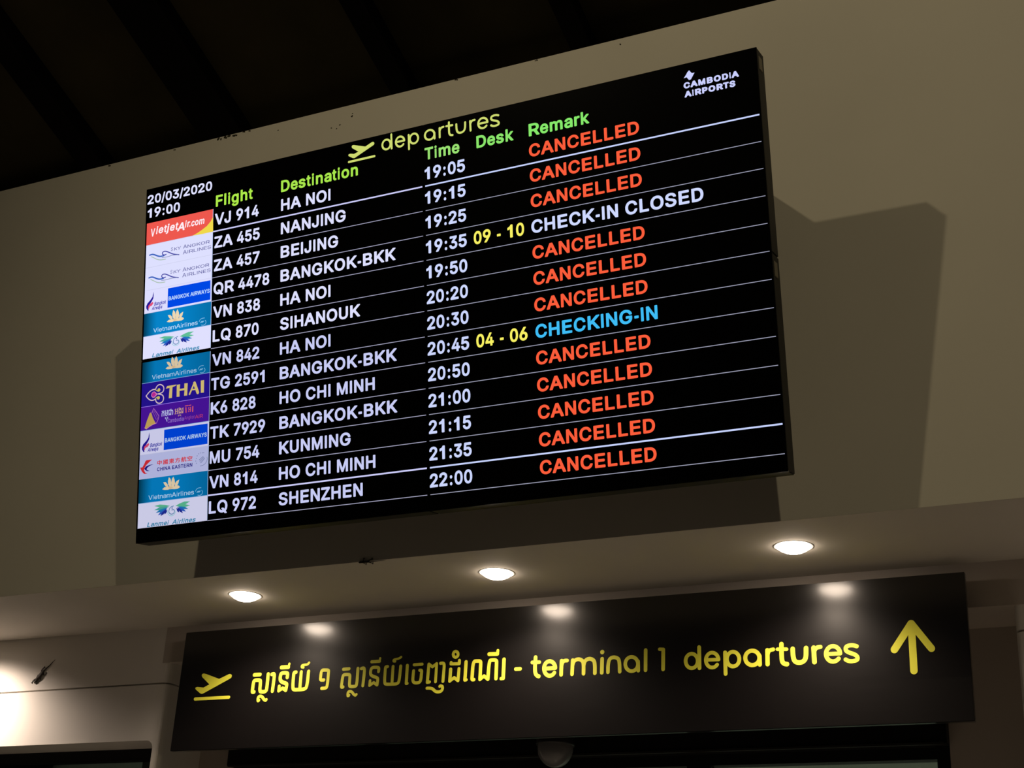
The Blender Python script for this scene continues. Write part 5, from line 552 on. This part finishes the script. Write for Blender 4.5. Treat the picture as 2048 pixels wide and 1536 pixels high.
G1 = [[[-4.7876, 2.8973, 0.0036], [-4.7789, 2.9065, 0.007], [-4.7698, 2.9176, 0.0076], [-4.7616, 2.9255, 0.0095], [-4.7553, 2.9341, 0.0089], [-4.7496, 2.9421, 0.007], [-4.7424, 2.9507, 0.0048], [-4.7315, 2.9611, 0.0038], [-4.7173, 2.9719, 0.0031], [-4.7041, 2.9865, 0.0019], [-4.6908, 2.9976, 0.0006]], [[-4.7698, 2.9176, 0.0051], [-4.7859, 2.9152, 0.0033], [-4.7966, 2.9112, 0.0025], [-4.8019, 2.9038, 0.0015]], [[-4.7604, 2.9203, 0.0051], [-4.7554, 2.9111, 0.0033], [-4.7653, 2.9052, 0.0023], [-4.7744, 2.898, 0.0018]], [[-4.7503, 2.9415, 0.0051], [-4.7584, 2.9516, 0.0033], [-4.7536, 2.9597, 0.0025], [-4.7476, 2.9648, 0.0018]], [[-4.7495, 2.9415, 0.0051], [-4.7406, 2.9314, 0.0031], [-4.7332, 2.9317, 0.0025], [-4.7304, 2.9379, 0.0015]], [[-4.7602, 2.9267, 0.0038], [-4.7718, 2.9337, 0.002], [-4.7777, 2.934, 0.0015], [-4.7791, 2.9276, 0.001]]]
G2 = [[[-2.7953, 3.097, 0.0025], [-2.788, 3.0961, 0.0041], [-2.7768, 3.0965, 0.0041], [-2.7671, 3.0957, 0.0044], [-2.7559, 3.0954, 0.0038], [-2.7448, 3.0959, 0.0022], [-2.7274, 3.0962, 0.0015], [-2.7083, 3.096, 0.0011], [-2.6877, 3.0954, 0.0005]], [[-2.7817, 3.0969, 0.0025], [-2.7775, 3.103, 0.0016], [-2.7763, 3.1072, 0.0011]], [[-2.7751, 3.0957, 0.0025], [-2.7707, 3.091, 0.0016], [-2.7666, 3.09, 0.0011]], [[-2.7559, 3.0954, 0.0025], [-2.7503, 3.1028, 0.0016], [-2.7441, 3.1048, 0.0011]], [[-2.7526, 3.0944, 0.0025], [-2.7444, 3.0916, 0.0016], [-2.7392, 3.0902, 0.0011]]]
FW = Matrix(((1, 0, 0, 0), (0, 0, -1, 0), (0, 1, 0, 0), (0, 0, 0, 1)))
gecko(G1, FW, lambda x, z: (x, yB - .0005, z), 'small dark gecko clinging head down to the lit left bay wall')
gecko(G2, FW, lambda x, z: (x, yF - .0005, z), 'small dark gecko lying along the wall edge between the first and second downlights')

# ------------------------------------------------------------------ dirt along the top edge of the wall
random.seed(4); bm = bmesh.new()
for x, z, r in [(-3.66, 5.062, .012), (-3.70, 5.060, .009), (-3.62, 5.060, .008), (-3.545, 5.062, .005), (-3.575, 5.063, .005), (-3.029, 5.010, .0045), (-3.03, 5.022, .002), (-3.085, 4.982, .003), (-3.125, 4.975, .003), (-3.10, 4.966, .0025), (-3.393, 5.028, .003), (-3.94, 5.058, .004), (-1.849, 5.040, .003), (-2.2, 5.062, .004), (-2.55, 5.064, .005), (-4.3, 5.06, .005)]:
    for k in range(4):
        n = 7; cx_ = x + random.uniform(-r, r); cz_ = min(z + random.uniform(-r, r) * .6, zT - r * .5)
        pts = [(cx_ + r * random.uniform(.3, .8) * math.cos(6.283 * j / n), cz_ + r * random.uniform(.3, .7) * math.sin(6.283 * j / n)) for j in range(n)]
        prism(bm, [(p, min(q, zT - .001)) for p, q in pts], 'y', yF - .0015 - .0002 * k, yF + .001)
o = fin('dirt_specks', bm, M_DIRT); tag(o, 'dark dirt specks clinging along the top edge of the beige wall', 'dirt', kind='stuff')
